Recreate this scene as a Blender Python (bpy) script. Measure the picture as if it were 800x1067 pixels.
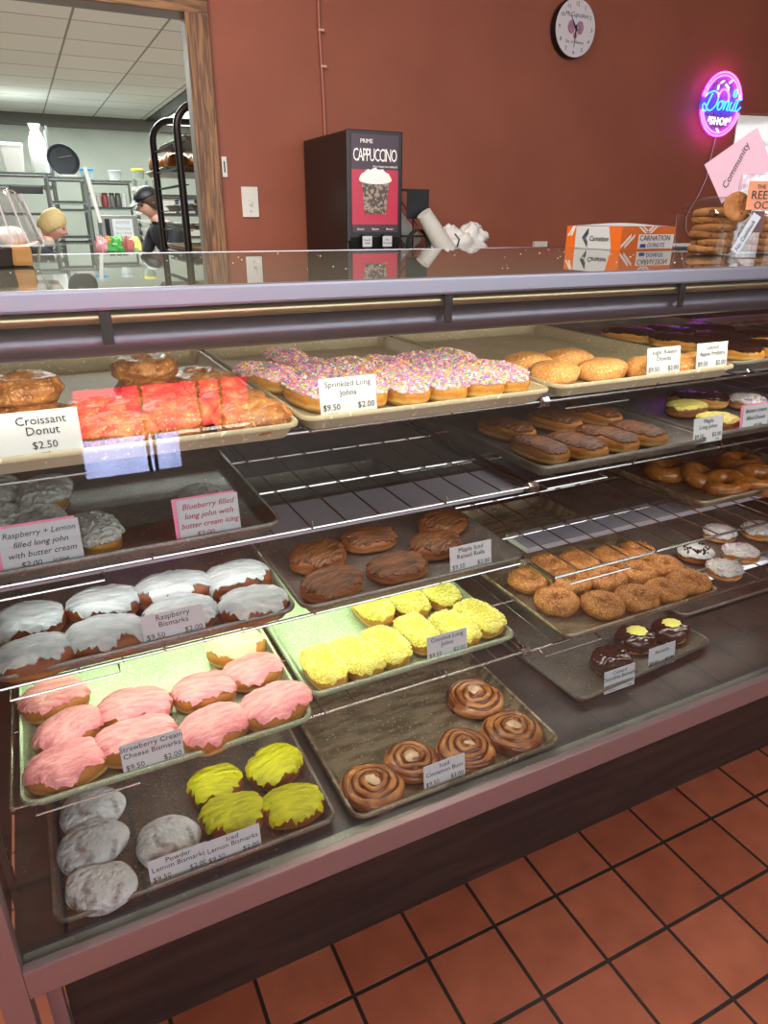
import bpy, bmesh, math, random
from mathutils import Vector, Matrix, noise
for o in list(bpy.data.objects): bpy.data.objects.remove(o)
SC = bpy.context.scene; COL = SC.collection
PI = math.pi; R = math.radians
def lin(c):
    if isinstance(c, str):
        c = [int(c[i:i+2], 16)/255 for i in (0, 2, 4)]
    return tuple((x/12.92 if x <= .04045 else ((x+.055)/1.055)**2.4) for x in c[:3]) + (1,)

# ---------------------------------------------------------------- camera
cam = bpy.data.cameras.new('camera'); co = bpy.data.objects.new('camera', cam); COL.objects.link(co)
pi_, ya, ro = R(22.86), R(26.34), R(.25)
fw = Vector((math.sin(ya)*math.cos(pi_), math.cos(ya)*math.cos(pi_), -math.sin(pi_)))
r0 = Vector((math.cos(ya), -math.sin(ya), 0)); u0 = r0.cross(fw)
rr = r0*math.cos(ro)+u0*math.sin(ro); uu = -r0*math.sin(ro)+u0*math.cos(ro)
M = Matrix((rr, uu, -fw)).transposed().to_4x4(); M.translation = (0, 0, 1.34)
co.matrix_world = M; cam.sensor_width = 36; cam.lens = 721.5*36/1067; cam.clip_start = .02
SC.camera = co
# ---------------------------------------------------------------- exposure, world, large lights
SC.view_settings.view_transform = 'Standard'; SC.view_settings.look = 'None'
SC.view_settings.gamma = 1; SC.view_settings.use_curve_mapping = False; SC.view_settings.exposure = 0.0
w = bpy.data.worlds.new('world'); SC.world = w; w.use_nodes = True
w.node_tree.nodes['Background'].inputs[0].default_value = (.80, .84, .95, 1); w.node_tree.nodes['Background'].inputs[1].default_value = 1.6
def area(name, loc, rot, sx, sy, power, col, spread=180):
    l = bpy.data.lights.new(name, 'AREA'); l.shape = 'RECTANGLE'; l.size = sx; l.size_y = sy; l.energy = power; l.color = col; l.spread = R(spread)
    o = bpy.data.objects.new(name, l); COL.objects.link(o); o.location = loc; o.rotation_euler = rot; return o
# daylight through the shop window behind the camera (just outside its opening)
area('window_daylight', (1.3, -2.0, 1.75), (R(90), 0, 0), 5.2, 1.5, 85, (.97, .98, 1))
area('notice_backlight', (.47, -1.80, .46), (R(90), 0, 0), .9, .5, 45, (1, .97, 1))  # lamp added behind the low papers so their reflection shows in the glass
# shop ceiling lamps
area('shop_ceiling_lamp_light', (-.4, 1.3, 2.86), (0, 0, 0), 1.4, .8, 92, (1, .90, .76))
area('shop_ceiling_lamp_light', (1.7, .4, 2.86), (0, 0, 0), 1.2, .6, 7, (1, .85, .8))
# kitchen fluorescent panels
area('kitchen_lamp_light', (1.0, 4.6, 2.55), (0, 0, 0), 1.8, .6, 90, (.95, 1, .97))
area('kitchen_lamp_light', (.4, 7.2, 2.55), (0, 0, 0), 1.8, .6, 115, (.95, 1, .97))
area('kitchen_lamp_light', (.7, 9.6, 2.55), (0, 0, 0), 2.0, .6, 66, (.93, 1, .97))
# lamps inside the display case: the top tube, the shelf strips and two added fills
area('case_top_tube_light', (.75, .89, 1.195), (R(64), 0, 0), 1.9, .03, 5.4, (1, .87, .66))
area('shelf_strip_and_fill_light', (.30, 1.295, .690), (R(-6), 0, 0), .85, .04, 3.6, (.82, 1, .60))
area('shelf_strip_and_fill_light', (1.2, 1.08, .685), (R(18), 0, 0), .75, .03, 1.1, (1, .84, .80))
area('shelf_strip_and_fill_light', (.33, 1.05, .848), (R(18), 0, 0), .85, .03, .8, (1, .97, .95))
area('shelf_strip_and_fill_light', (.33, 1.0, .705), (R(22), 0, 0), .85, .03, 1.5, (1, .97, .82))  # fill light added for the tray fronts; no strip hangs here
area('shelf_strip_and_fill_light', (.85, 1.0, .52), (R(25), 0, 0), 1.6, .03, 1.6, (1, .93, .84))

area('shelf_strip_and_fill_light', (1.3, 1.09, 1.017), (R(-14), 0, 0), .9, .03, 1.0, (1, .84, .80))  # fill light added to lift the dim second shelf on the right
# ---------------------------------------------------------------- materials
def mat(name, col, rough=.5, metal=0, var=None, vscale=20, bump=0, bscale=60, spec=.5, emit=None, es=0, trans=0, sss=0, coat=0, stretch=None, alpha=1, thr=(.35,.65), detail=4):
    m = bpy.data.materials.new(name); m.use_nodes = True; nt = m.node_tree; b = nt.nodes['Principled BSDF']
    b.inputs['Base Color'].default_value = lin(col); b.inputs['Roughness'].default_value = rough; b.inputs['Metallic'].default_value = metal
    b.inputs['Specular IOR Level'].default_value = spec; b.inputs['Transmission Weight'].default_value = trans; b.inputs['Coat Weight'].default_value = coat
    b.inputs['Coat Roughness'].default_value = .12; b.inputs['Alpha'].default_value = alpha
    if sss: b.inputs['Subsurface Weight'].default_value = sss; b.inputs['Subsurface Radius'].default_value = (.006, .003, .002)
    if emit: b.inputs['Emission Color'].default_value = lin(emit); b.inputs['Emission Strength'].default_value = es
    tc = mp = None
    if var or bump:
        tc = nt.nodes.new('ShaderNodeTexCoord'); mp = nt.nodes.new('ShaderNodeMapping'); nt.links.new(tc.outputs['Object'], mp.inputs[0])
        if stretch: mp.inputs['Scale'].default_value = stretch
    if var:
        n = nt.nodes.new('ShaderNodeTexNoise'); n.inputs['Scale'].default_value = vscale; n.inputs['Detail'].default_value = detail; nt.links.new(mp.outputs[0], n.inputs['Vector'])
        rp = nt.nodes.new('ShaderNodeValToRGB'); rp.color_ramp.elements[0].position = thr[0]; rp.color_ramp.elements[1].position = thr[1]
        rp.color_ramp.elements[0].color = lin(col); rp.color_ramp.elements[1].color = lin(var)
        nt.links.new(n.outputs[0], rp.inputs[0]); nt.links.new(rp.outputs[0], b.inputs['Base Color'])
    if bump:
        n2 = nt.nodes.new('ShaderNodeTexNoise'); n2.inputs['Scale'].default_value = bscale; n2.inputs['Detail'].default_value = 3; nt.links.new(mp.outputs[0], n2.inputs['Vector'])
        bp = nt.nodes.new('ShaderNodeBump'); bp.inputs['Strength'].default_value = bump; bp.inputs['Distance'].default_value = .006
        nt.links.new(n2.outputs[0], bp.inputs['Height']); nt.links.new(bp.outputs[0], b.inputs['Normal'])
    return m
def speckle(m, col, scale, thr, strength=1.0):
    """mix in spots (crumbs, sugar, stains) from a voronoi/noise pattern"""
    nt = m.node_tree; b = nt.nodes['Principled BSDF']
    tc = nt.nodes.new('ShaderNodeTexCoord'); n = nt.nodes.new('ShaderNodeTexNoise'); n.inputs['Scale'].default_value = scale; n.inputs['Detail'].default_value = 2
    nt.links.new(tc.outputs['Object'], n.inputs['Vector'])
    rp = nt.nodes.new('ShaderNodeValToRGB'); rp.color_ramp.elements[0].position = thr; rp.color_ramp.elements[1].position = thr+.04
    rp.color_ramp.elements[0].color = (0, 0, 0, 1); rp.color_ramp.elements[1].color = (strength,)*3+(1,)
    nt.links.new(n.outputs[0], rp.inputs[0])
    mx = nt.nodes.new('ShaderNodeMix'); mx.data_type = 'RGBA'; nt.links.new(rp.outputs[0], mx.inputs[0])
    l = b.inputs['Base Color'].links
    if l: nt.links.new(l[0].from_socket, mx.inputs[6])
    else: mx.inputs[6].default_value = b.inputs['Base Color'].default_value
    mx.inputs[7].default_value = lin(col); nt.links.new(mx.outputs[2], b.inputs['Base Color'])
    return m
def dough_mat(name, top, side, pale, rough=.45, bump=.25, bs=180):
    """baked dough: brown crust above and below with the pale proof line round the waist"""
    m = mat(name, top, rough, bump=bump, bscale=bs, spec=.35); nt = m.node_tree; b = nt.nodes['Principled BSDF']
    tc = nt.nodes.new('ShaderNodeTexCoord'); sp = nt.nodes.new('ShaderNodeSeparateXYZ'); nt.links.new(tc.outputs['Object'], sp.inputs[0])
    n = nt.nodes.new('ShaderNodeTexNoise'); n.inputs['Scale'].default_value = 45; n.inputs['Detail'].default_value = 4; nt.links.new(tc.outputs['Object'], n.inputs['Vector'])
    ad = nt.nodes.new('ShaderNodeMath'); ad.operation = 'MULTIPLY_ADD'; nt.links.new(n.outputs[0], ad.inputs[0]); ad.inputs[1].default_value = .012; nt.links.new(sp.outputs[2], ad.inputs[2])
    mr = nt.nodes.new('ShaderNodeMapRange'); mr.inputs[1].default_value = 0; mr.inputs[2].default_value = .05; nt.links.new(ad.outputs[0], mr.inputs[0])
    rp = nt.nodes.new('ShaderNodeValToRGB'); e = rp.color_ramp.elements
    e[0].position = 0; e[0].color = lin(side); e[1].position = 1; e[1].color = lin(top)
    for p, c in ((.24, side), (.36, pale), (.48, side), (.62, top)):
        q = e.new(p); q.color = lin(c)
    nt.links.new(mr.outputs[0], rp.inputs[0])
    mx = nt.nodes.new('ShaderNodeMix'); mx.data_type = 'RGBA'; mx.blend_type = 'MULTIPLY'; mx.inputs[0].default_value = .35
    nt.links.new(rp.outputs[0], mx.inputs[6]); nt.links.new(n.outputs[1], mx.inputs[7]); nt.links.new(mx.outputs[2], b.inputs['Base Color'])
    return m
def glass_mat(name, tint, f0=.04, fres=None, rough=0.0):
    m = bpy.data.materials.new(name); m.use_nodes = True; nt = m.node_tree; nt.nodes.clear()
    o = nt.nodes.new('ShaderNodeOutputMaterial'); t = nt.nodes.new('ShaderNodeBsdfTransparent'); g = nt.nodes.new('ShaderNodeBsdfGlossy'); x = nt.nodes.new('ShaderNodeMixShader')
    lw = nt.nodes.new('ShaderNodeLayerWeight'); pw = nt.nodes.new('ShaderNodeMath'); pw.operation = 'POWER'; pw.inputs[1].default_value = 5; ma = nt.nodes.new('ShaderNodeMath'); ma.operation = 'MULTIPLY_ADD'; ma.inputs[1].default_value = 1-f0; ma.inputs[2].default_value = f0
    lw.inputs[0].default_value = .5; nt.links.new(lw.outputs['Facing'], pw.inputs[0]); nt.links.new(pw.outputs[0], ma.inputs[0])
    t.inputs[0].default_value = tint; g.inputs['Roughness'].default_value = rough; g.inputs[0].default_value = (1, 1, 1, 1)
    nt.links.new(ma.outputs[0], x.inputs[0]); nt.links.new(t.outputs[0], x.inputs[1]); nt.links.new(g.outputs[0], x.inputs[2]); nt.links.new(x.outputs[0], o.inputs[0])
    return m
def wood_mat(name, a, b_, scale=6, axis='Z', rough=.45, dist=3):
    m = mat(name, a, rough); nt = m.node_tree; b = nt.nodes['Principled BSDF']
    tc = nt.nodes.new('ShaderNodeTexCoord'); mp = nt.nodes.new('ShaderNodeMapping'); nt.links.new(tc.outputs['Object'], mp.inputs[0])
    s = {'Z': (1, 1, .07), 'X': (.07, 1, 1), 'Y': (1, .07, 1)}[axis]; mp.inputs['Scale'].default_value = s
    n = nt.nodes.new('ShaderNodeTexNoise'); n.inputs['Scale'].default_value = scale*12; n.inputs['Detail'].default_value = 6; n.inputs['Distortion'].default_value = dist*.2; nt.links.new(mp.outputs[0], n.inputs['Vector'])
    rp = nt.nodes.new('ShaderNodeValToRGB'); rp.color_ramp.elements[0].position = .38; rp.color_ramp.elements[1].position = .62; rp.color_ramp.elements[0].color = lin(a); rp.color_ramp.elements[1].color = lin(b_)
    nt.links.new(n.outputs[0], rp.inputs[0]); nt.links.new(rp.outputs[0], b.inputs['Base Color'])
    bp = nt.nodes.new('ShaderNodeBump'); bp.inputs['Strength'].default_value = .2; nt.links.new(n.outputs[0], bp.inputs['Height']); nt.links.new(bp.outputs[0], b.inputs['Normal'])
    return m
MT = {}
MT['wall'] = mat('red_brown_paint', '94523b', .62, var='8c4c37', vscale=3, bump=.08, bscale=90)
MT['kwall'] = mat('kitchen_panel', 'ccd2c6', .5, var='c2cabd', vscale=2)
MT['white'] = mat('white_paint', 'd8d6d0', .6)
MT['dwhite'] = mat('dull_white_plastic', 'd4d4ce', .45)
MT['grey'] = mat('grey_paint', '8d8c88', .5)
MT['oak'] = wood_mat('oak', '54341c', '946a3e', 9, 'Z')
MT['oakx'] = wood_mat('oak_header', '54341c', '946a3e', 9, 'X')
MT['kick'] = wood_mat('dark_walnut_laminate', '231917', '36261f', 4, 'X', .5)
MT['steel'] = mat('brushed_steel', 'b9b4b6', .32, 1, bump=.05, bscale=30, stretch=(1, 30, 30))
MT['pinksteel'] = mat('anodised_rail', 'a38c8c', .42, .75, bump=.04, bscale=30, stretch=(1, 30, 30))
MT['edge'] = mat('anodised_counter_edge', '8a8a94', .36, .75)
MT['goldsteel'] = mat('warm_anodised_tube', 'c0b08c', .3, .9)
MT['deck'] = speckle(mat('worn_steel_deck', '5a5a59', .42, .6, var='454545', vscale=9, bump=.05), 'b9b9b0', 160, .72, .7)
MT['ledge'] = speckle(mat('deck_ledge', '9b9c92', .4, .6, var='84857c', vscale=14), 'd8d8cc', 120, .7, .8)
MT['darkmetal'] = mat('dark_metal', '2c2a2b', .4, .6)
MT['wire'] = mat('chrome_wire', 'c2c0bf', .22, 1)
MT['pan_light'] = speckle(mat('aluminium_pan', 'c4ba9e', .6, .2, var='b5a98a', vscale=9, bump=.05), 'f2ead6', 150, .64, .8)
MT['pan_mint'] = speckle(speckle(mat('aluminium_pan_lamp_green', 'a6b69a', .42, .4, var='8fa088', vscale=9, bump=.05), 'd6e0c8', 260, .60, .7), '6d7a68', 330, .62, .6)  # greenish light of the shelf lamp is put into this pan's colour
MT['pan_dark'] = speckle(speckle(mat('aluminium_pan_worn', '8e8b82', .42, .6, var='6b6963', vscale=9, bump=.06), 'c9c4b8', 170, .66, .8), '4e4a42', 260, .6, .6)
MT['pan_brown'] = speckle(mat('aluminium_pan_glazed', '968d76', .36, .6, var='6c634e', vscale=12, bump=.08, stretch=(1, 4, 1), thr=(.42, .6)), 'cfc39f', 150, .64, .8)
MT['glass'] = glass_mat('display_glass', (.93, .95, .94, 1), f0=.045)
MT['clear'] = glass_mat('clear_plastic', (.93, .93, .93, 1), f0=.06, rough=.05)
MT['card'] = mat('white_card', 'c6cbd0', .5)
MT['pinkcard'] = mat('pink_card', 'f48ab0', .5)
MT['palepink'] = mat('pale_pink_paper', 'e0b6c6', .6)
MT['ink'] = mat('black_ink', '1c1c22', .6)
MT['redink'] = mat('red_ink', 'b01840', .6)
MT['black'] = mat('black_plastic', '141314', .35)
MT['blackmatte'] = mat('black_enamel', '17171a', .5)
MT['kceil'] = None
# icings, doughs
MT['dough'] = dough_mat('fried_dough', 'b5752e', 'a5642a', 'e2b878')
MT['dough_dark'] = dough_mat('dark_dough', '8a4c26', '86481f', 'b98048')
MT['dough_yel'] = dough_mat('golden_dough', 'c98c38', 'c07f2e', 'e8c070')
MT['pinkice'] = mat('pink_icing', 'eda0a2', .36, var='dd8088', vscale=26, bump=1, bscale=60, stretch=(1, 3.5, 1), thr=(.4,.62))
MT['paleice'] = mat('lamplit_pink_icing', 'f0dcb0', .4, var='e8c8a0', vscale=26, bump=1, bscale=60)  # pink icing near the shelf lamp, its yellowish light put into the colour
MT['pinkwhite'] = mat('pink_white_icing', 'e6bcc8', .4)
MT['whiteice'] = mat('white_icing', 'cdd1cd', .28, var='a9b2b2', vscale=20, bump=.9, bscale=45, stretch=(1, 3, 1), thr=(.42,.66))
MT['creamice'] = mat('butter_cream', 'c9c9c0', .55, bump=.6, bscale=120)
MT['limeice'] = mat('lemon_yellow_icing', 'd2d010', .34, var='b0ae08', vscale=26, bump=1, bscale=60, stretch=(1, 3, 1), thr=(.42,.66))
MT['mapleice'] = mat('maple_icing', '7a4c26', .3, var='4a2a12', vscale=30, bump=1, bscale=70, stretch=(1, 4, 1), thr=(.42,.62))
MT['chocice'] = mat('chocolate_icing', '2c1512', .18, bump=.15, bscale=40, coat=.5)
MT['coco'] = mat('yellow_coconut', 'e8df62', .7, var='d8c840', vscale=150, bump=1, bscale=220)
MT['coco2'] = mat('pale_coconut_shred', 'f2ec92', .7)
MT['sugar'] = speckle(mat('sugared_dough', 'dc9a50', .55, var='cf8236', vscale=30, bump=.6, bscale=260), 'f6d8a8', 330, .55, .7)
MT['powder'] = mat('powder_sugar', 'd2d2d4', .85, var='6f625a', vscale=48, bump=1, bscale=110, thr=(.50, .74))
MT['cinna'] = speckle(mat('cinnamon_dough', '8e541e', .5, var='b47632', vscale=45, bump=.7, bscale=200), 'd8ac6c', 300, .58, .8)
MT['glaze'] = speckle(mat('glazed_ring_dough', 'b06c2a', .25, var='8a4814', vscale=25, bump=.3, bscale=120, coat=.6), 'e0b070', 90, .66, .5)
MT['croiss'] = speckle(mat('glazed_croissant_dough', 'b87a40', .34, var='8a4e1e', vscale=45, bump=1, bscale=110, coat=.2, thr=(.4,.62)), 'e6c490', 240, .62, .7)
MT['bun'] = mat('cinnamon_bun_dough', 'b87a3c', .3, var='84481c', vscale=30, bump=.8, bscale=60, coat=.3, thr=(.4,.62))
MT['swirl'] = mat('cinnamon_swirl', '4a200e', .25, var='6a3014', vscale=40, coat=.6, bump=.3, bscale=90)
MT['icedrop'] = mat('thin_white_glaze', 'c8a98a', .25, coat=.3)
MT['ycream'] = mat('yellow_custard', 'd6cf6a', .5, bump=.4, bscale=120)
MT['cookie'] = speckle(mat('cookie', 'b07a48', .75, var='94602f', vscale=30, bump=.8, bscale=120), '4a2814', 70, .66, .9)
MT['crumb'] = mat('sugar_crumb', 'e8e2d4', .7)
SPR = [mat('sprinkle_'+n, c, .4) for n, c in (('pink', 'f070a8'), ('white', 'f6eef0'), ('yellow', 'f4dc50'), ('blue', '5a7cc8'), ('lilac', 'b07ad8'), ('rose', 'f29ac0'), ('orange', 'f29a5c'), ('mint', '8cc8a0'))]
MT['oreo'] = mat('cookie_crumb_black', '1a1414', .8)

# ---------------------------------------------------------------- mesh helpers
class MB:
    def __init__(s): s.v = []; s.f = []; s.mi = []; s.flat = set()
    def add(s, vs, fs, mi=0):
        b = len(s.v); s.v += [tuple(v) for v in vs]; s.f += [tuple(i+b for i in f) for f in fs]; s.mi += [mi]*len(fs); return s
    def box(s, x0, x1, y0, y1, z0, z1, mi=0, b=0):
        if b:
            bm = bmesh.new(); bmesh.ops.create_cube(bm, size=1)
            for v in bm.verts: v.co = Vector(((x0+x1)/2+v.co.x*(x1-x0), (y0+y1)/2+v.co.y*(y1-y0), (z0+z1)/2+v.co.z*(z1-z0)))
            bmesh.ops.bevel(bm, geom=list(bm.edges), offset=b, segments=2, affect='EDGES', profile=.7)
            bm.verts.index_update(); n0 = len(s.f); s.add([v.co.copy() for v in bm.verts], [[v.index for v in f.verts] for f in bm.faces], mi); s.flat |= set(range(n0, len(s.f))); bm.free(); return s
        return s.add([(x0,y0,z0),(x1,y0,z0),(x1,y1,z0),(x0,y1,z0),(x0,y0,z1),(x1,y0,z1),(x1,y1,z1),(x0,y1,z1)], [(3,2,1,0),(4,5,6,7),(0,1,5,4),(1,2,6,5),(2,3,7,6),(3,0,4,7)], mi)
    def tube(s, pts, r, n=8, mi=0, closed=False, cap=True):
        pts = [Vector(p) for p in pts]; N = len(pts); rings = []
        rad = r if isinstance(r, (list, tuple)) else [r]*N
        up = None
        for i, p in enumerate(pts):
            a = pts[(i-1) % N] if (closed or i > 0) else p; c = pts[(i+1) % N] if (closed or i < N-1) else p
            t = (c-a).normalized() if (c-a).length > 1e-9 else Vector((0,0,1))
            if up is None: up = Vector((0,0,1)) if abs(t.z) < .9 else Vector((1,0,0))
            sx = t.cross(up)
            if sx.length < 1e-4: sx = t.cross(Vector((1,.1,0)))
            sx.normalize(); up = sx.cross(t).normalized()
            rings.append([p+sx*math.cos(2*PI*k/n)*rad[i]+up*math.sin(2*PI*k/n)*rad[i] for k in range(n)])
        return s.loft(rings, closed, cap, mi)
    def loft(s, rings, closed=False, cap=True, mi=0):
        n = len(rings[0]); N = len(rings); vs = [v for r_ in rings for v in r_]; fs = []
        for i in range(N if closed else N-1):
            j = (i+1) % N
            for k in range(n):
                l = (k+1) % n; fs.append((i*n+k, i*n+l, j*n+l, j*n+k))
        if cap and not closed: fs.append(tuple(range(n))[::-1]); fs.append(tuple((N-1)*n+k for k in range(n)))
        return s.add(vs, fs, mi)
    def lathe(s, prof, n=24, c=(0,0,0), mi=0, sx=1, sy=1):
        return s.loft([[(c[0]+r*math.cos(2*PI*k/n)*sx, c[1]+r*math.sin(2*PI*k/n)*sy, c[2]+z) for k in range(n)] for r, z in prof], mi=mi)
    def cyl(s, c, r, h, n=20, mi=0): return s.lathe([(r, 0), (r, h)], n, c, mi)
    def prism(s, poly, z0, z1, mi=0, mtx=None):
        n = len(poly); vs = [Vector((x, y, z0)) for x, y in poly]+[Vector((x, y, z1)) for x, y in poly]
        if mtx: vs = [mtx @ v for v in vs]
        fs = [tuple(range(n))[::-1], tuple(range(n, 2*n))]+[(i, (i+1) % n, (i+1) % n+n, i+n) for i in range(n)]
        return s.add(vs, fs, mi)
    def mesh(s, name, mats, smooth=True, ang=40):
        me = bpy.data.meshes.new(name); me.from_pydata(s.v, [], s.f)
        bm = bmesh.new(); bm.from_mesh(me); bmesh.ops.recalc_face_normals(bm, faces=bm.faces); bm.to_mesh(me); bm.free()
        if not isinstance(mats, (list, tuple)): mats = [mats]
        for m in mats: me.materials.append(m)
        for p, i in zip(me.polygons, s.mi): p.material_index = i
        if smooth:
            me.set_sharp_from_angle(angle=R(ang)); me.polygons.foreach_set('use_smooth', [i not in s.flat for i in range(len(me.polygons))])
        return me
    def build(s, name, mats, parent=None, smooth=True, ang=40, **tg):
        o = bpy.data.objects.new(name, s.mesh(name, mats, smooth, ang)); COL.objects.link(o)
        if parent: o.parent = parent
        return tag(o, **tg)
def tag(o, label=None, cat=None, group=None, kind=None):
    if label: o['label'] = label
    if cat: o['category'] = cat
    if group: o['group'] = group
    if kind: o['kind'] = kind
    return o
def thing(name, label, cat, loc=(0,0,0), rz=0, group=None, rot=None):
    o = bpy.data.objects.new(name, None); COL.objects.link(o); o.empty_display_size = .02
    o.location = loc; o.rotation_euler = rot if rot else (0, 0, rz); return tag(o, label, cat, group)
def part(name, me, parent, label=None, kind=None):
    o = bpy.data.objects.new(name, me); COL.objects.link(o); o.parent = parent; return tag(o, label, kind=kind)
def struct(name, mb, m, smooth=False, parent=None):
    return mb.build(name, m, parent, smooth, kind=None if parent else 'structure')
def text_mb(lines, size, align='CENTER', shear=0, ext=.0002, spacing=1.0):
    """lines: list of (string, x, y, size) laid out in the XY plane; returns one mesh"""
    mb = MB()
    for (t, x, y, sz, al) in lines:
        c = bpy.data.curves.new('t', 'FONT'); c.body = t; c.size = sz; c.align_x = al; c.extrude = ext; c.shear = shear; c.resolution_u = 2; c.space_character = spacing
        o = bpy.data.objects.new('t', c); COL.objects.link(o)
        dg = bpy.context.evaluated_depsgraph_get(); me = bpy.data.meshes.new_from_object(o.evaluated_get(dg))
        mb.add([(v.co.x+x, v.co.y+y, v.co.z) for v in me.vertices], [tuple(p.vertices) for p in me.polygons])
        bpy.data.objects.remove(o); bpy.data.curves.remove(c); bpy.data.meshes.remove(me)
    return mb
def xf(mb, mtx):
    mb.v = [tuple(mtx @ Vector(v)) for v in mb.v]; return mb
STAND = Matrix.Rotation(R(90), 4, 'X')      # XY plane -> upright, facing -Y

# ---------------------------------------------------------------- room
# red back wall at y=3 with a cased opening into the kitchen
WT = 3.12
struct('wall_back', MB().box(.752, 7, 3, WT, 0, 2.9).box(-4, .752, 3, WT, 2.09, 2.9).box(-4, -.9, 3, WT, 0, 2.09), MT['wall'])
struct('trim_1', MB().box(.672, .757, 2.978, 3.0, 0, 2.10, b=.004), MT['oak'], True)
struct('trim_2', MB().box(-.98, .757, 2.977, 3.0, 2.022, 2.10, b=.004), MT['oakx'], True)
struct('trim_8', MB().box(-.98, -.90, 2.978, 3.0, 0, 2.03, b=.004), MT['oak'], True)
struct('trim_3', MB().box(.69, .752, 3.0, WT+.02, 0, 2.04).box(-.9, .69, 3.0, WT+.02, 2.03, 2.09), MT['grey'])
struct('wall_left', MB().box(-3.1, -3.0, -1.7, 3, 0, 2.9), MT['wall'])
struct('wall_right', MB().box(5.5, 5.6, -1.7, 3, 0, 2.9), MT['wall'])
struct('wall_front', MB().box(-3.1, 5.6, -1.7, -1.6, 2.45, 2.9).box(-3.1, -1.2, -1.7, -1.6, 0, 2.45).box(3.8, 5.6, -1.7, -1.6, 0, 2.45).box(-1.2, 3.8, -1.7, -1.6, .98, 1.08)
       .box(-1.2, 3.8, -1.7, -1.6, 0, .26).box(-1.2, .10, -1.7, -1.6, .26, .98).box(.86, 3.8, -1.7, -1.6, .26, .98).box(.1, .86, -1.7, -1.6, .66, .98).box(.52, .86, -1.7, -1.6, .26, .42), MT['white'])
struct('window_1', MB().box(-1.2, 3.8, -1.66, -1.63, 1.08, 1.12).box(-1.2, 3.8, -1.66, -1.63, 2.41, 2.45).box(.4, .46, -1.66, -1.63, 1.1, 2.42).box(2.1, 2.16, -1.66, -1.63, 1.1, 2.42), MT['darkmetal'])
struct('window_2', MB().box(.1, .86, -1.66, -1.63, .66, .68).box(.1, .86, -1.66, -1.63, .24, .26), MT['darkmetal'])  # low opening added to hold the papers that reflect in the case glass
struct('ceiling', MB().box(-3.1, 5.6, -1.7, 3, 2.9, 3.0), MT['white'])
# floor: square quarry tiles
fm = mat('quarry_tile', 'a4522f', .42, spec=.45); nt = fm.node_tree; b = nt.nodes['Principled BSDF']
tc = nt.nodes.new('ShaderNodeTexCoord'); mp = nt.nodes.new('ShaderNodeMapping'); nt.links.new(tc.outputs['Object'], mp.inputs[0])
P_ = .1585; mp.inputs['Location'].default_value = (-(.3275 % P_)-.0, -(.7794 % P_), 0)
bk = nt.nodes.new('ShaderNodeTexBrick'); bk.offset = 0; bk.squash = 1; bk.inputs['Scale'].default_value = 1
bk.inputs['Brick Width'].default_value = P_; bk.inputs['Row Height'].default_value = P_; bk.inputs['Mortar Size'].default_value = .0044; bk.inputs['Mortar Smooth'].default_value = .3
bk.inputs['Color1'].default_value = lin('a65e42'); bk.inputs['Color2'].default_value = lin('965035'); bk.inputs['Mortar'].default_value = lin('2c201b'); bk.inputs['Bias'].default_value = 0
nt.links.new(mp.outputs[0], bk.inputs['Vector'])
nz = nt.nodes.new('ShaderNodeTexNoise'); nz.inputs['Scale'].default_value = 14; nz.inputs['Detail'].default_value = 5; nt.links.new(tc.outputs['Object'], nz.inputs['Vector'])
mx = nt.nodes.new('ShaderNodeMix'); mx.data_type = 'RGBA'; mx.blend_type = 'MULTIPLY'; mx.inputs[0].default_value = .45
rp = nt.nodes.new('ShaderNodeValToRGB'); rp.color_ramp.elements[0].position = .3; rp.color_ramp.elements[1].position = .7; rp.color_ramp.elements[0].color = lin('b0a09a'); rp.color_ramp.elements[1].color = (1, 1, 1, 1)
nt.links.new(nz.outputs[0], rp.inputs[0]); nt.links.new(bk.outputs[0], mx.inputs[6]); nt.links.new(rp.outputs[0], mx.inputs[7]); nt.links.new(mx.outputs[2], b.inputs['Base Color'])
bp = nt.nodes.new('ShaderNodeBump'); bp.inputs['Strength'].default_value = .5; bp.inputs['Distance'].default_value = .002; bp.invert = True; nt.links.new(bk.outputs['Fac'], bp.inputs['Height']); nt.links.new(bp.outputs[0], b.inputs['Normal'])
struct('floor', MB().box(-3.1, 5.6, -1.7, WT, -.1, 0), fm)
speckle(fm, 'cdbfae', 90, .80, .9)
# kitchen room behind the opening
struct('wall_kitchen_back', MB().box(-3.2, 4, 11.3, 11.4, 0, 2.6), MT['kwall'])
struct('wall_kitchen_left', MB().box(-3.3, -3.2, WT, 11.4, 0, 2.6), MT['kwall'])
struct('wall_kitchen_right', MB().box(4, 4.1, WT, 11.4, 0, 2.6), MT['kwall'])
struct('floor_kitchen', MB().box(-3.2, 4, WT, 11.4, -.1, 0), mat('kitchen_tile_floor', 'a08c7c', .5))
cm = mat('ceiling_tile', 'e8e9e4', .8); nt = cm.node_tree; b = nt.nodes['Principled BSDF']
tc = nt.nodes.new('ShaderNodeTexCoord'); mp = nt.nodes.new('ShaderNodeMapping'); nt.links.new(tc.outputs['Object'], mp.inputs[0]); mp.inputs['Location'].default_value = (-.58, -.57, 0)
bk = nt.nodes.new('ShaderNodeTexBrick'); bk.offset = 0; bk.inputs['Scale'].default_value = 1; bk.inputs['Brick Width'].default_value = .61; bk.inputs['Row Height'].default_value = .61; bk.inputs['Mortar Size'].default_value = .009
bk.inputs['Color1'].default_value = lin('ebece8'); bk.inputs['Color2'].default_value = lin('e2e3df'); bk.inputs['Mortar'].default_value = lin('8d8d8a')
nt.links.new(mp.outputs[0], bk.inputs['Vector']); nt.links.new(bk.outputs[0], b.inputs['Base Color'])
struct('ceiling_kitchen', MB().box(-3.2, 4, WT, 11.4, 2.6, 2.7), cm)
struct('trim_4', MB().box(1.86, 2.06, WT+.3, 11.2, 2.585, 2.6), MT['darkmetal'])
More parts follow.
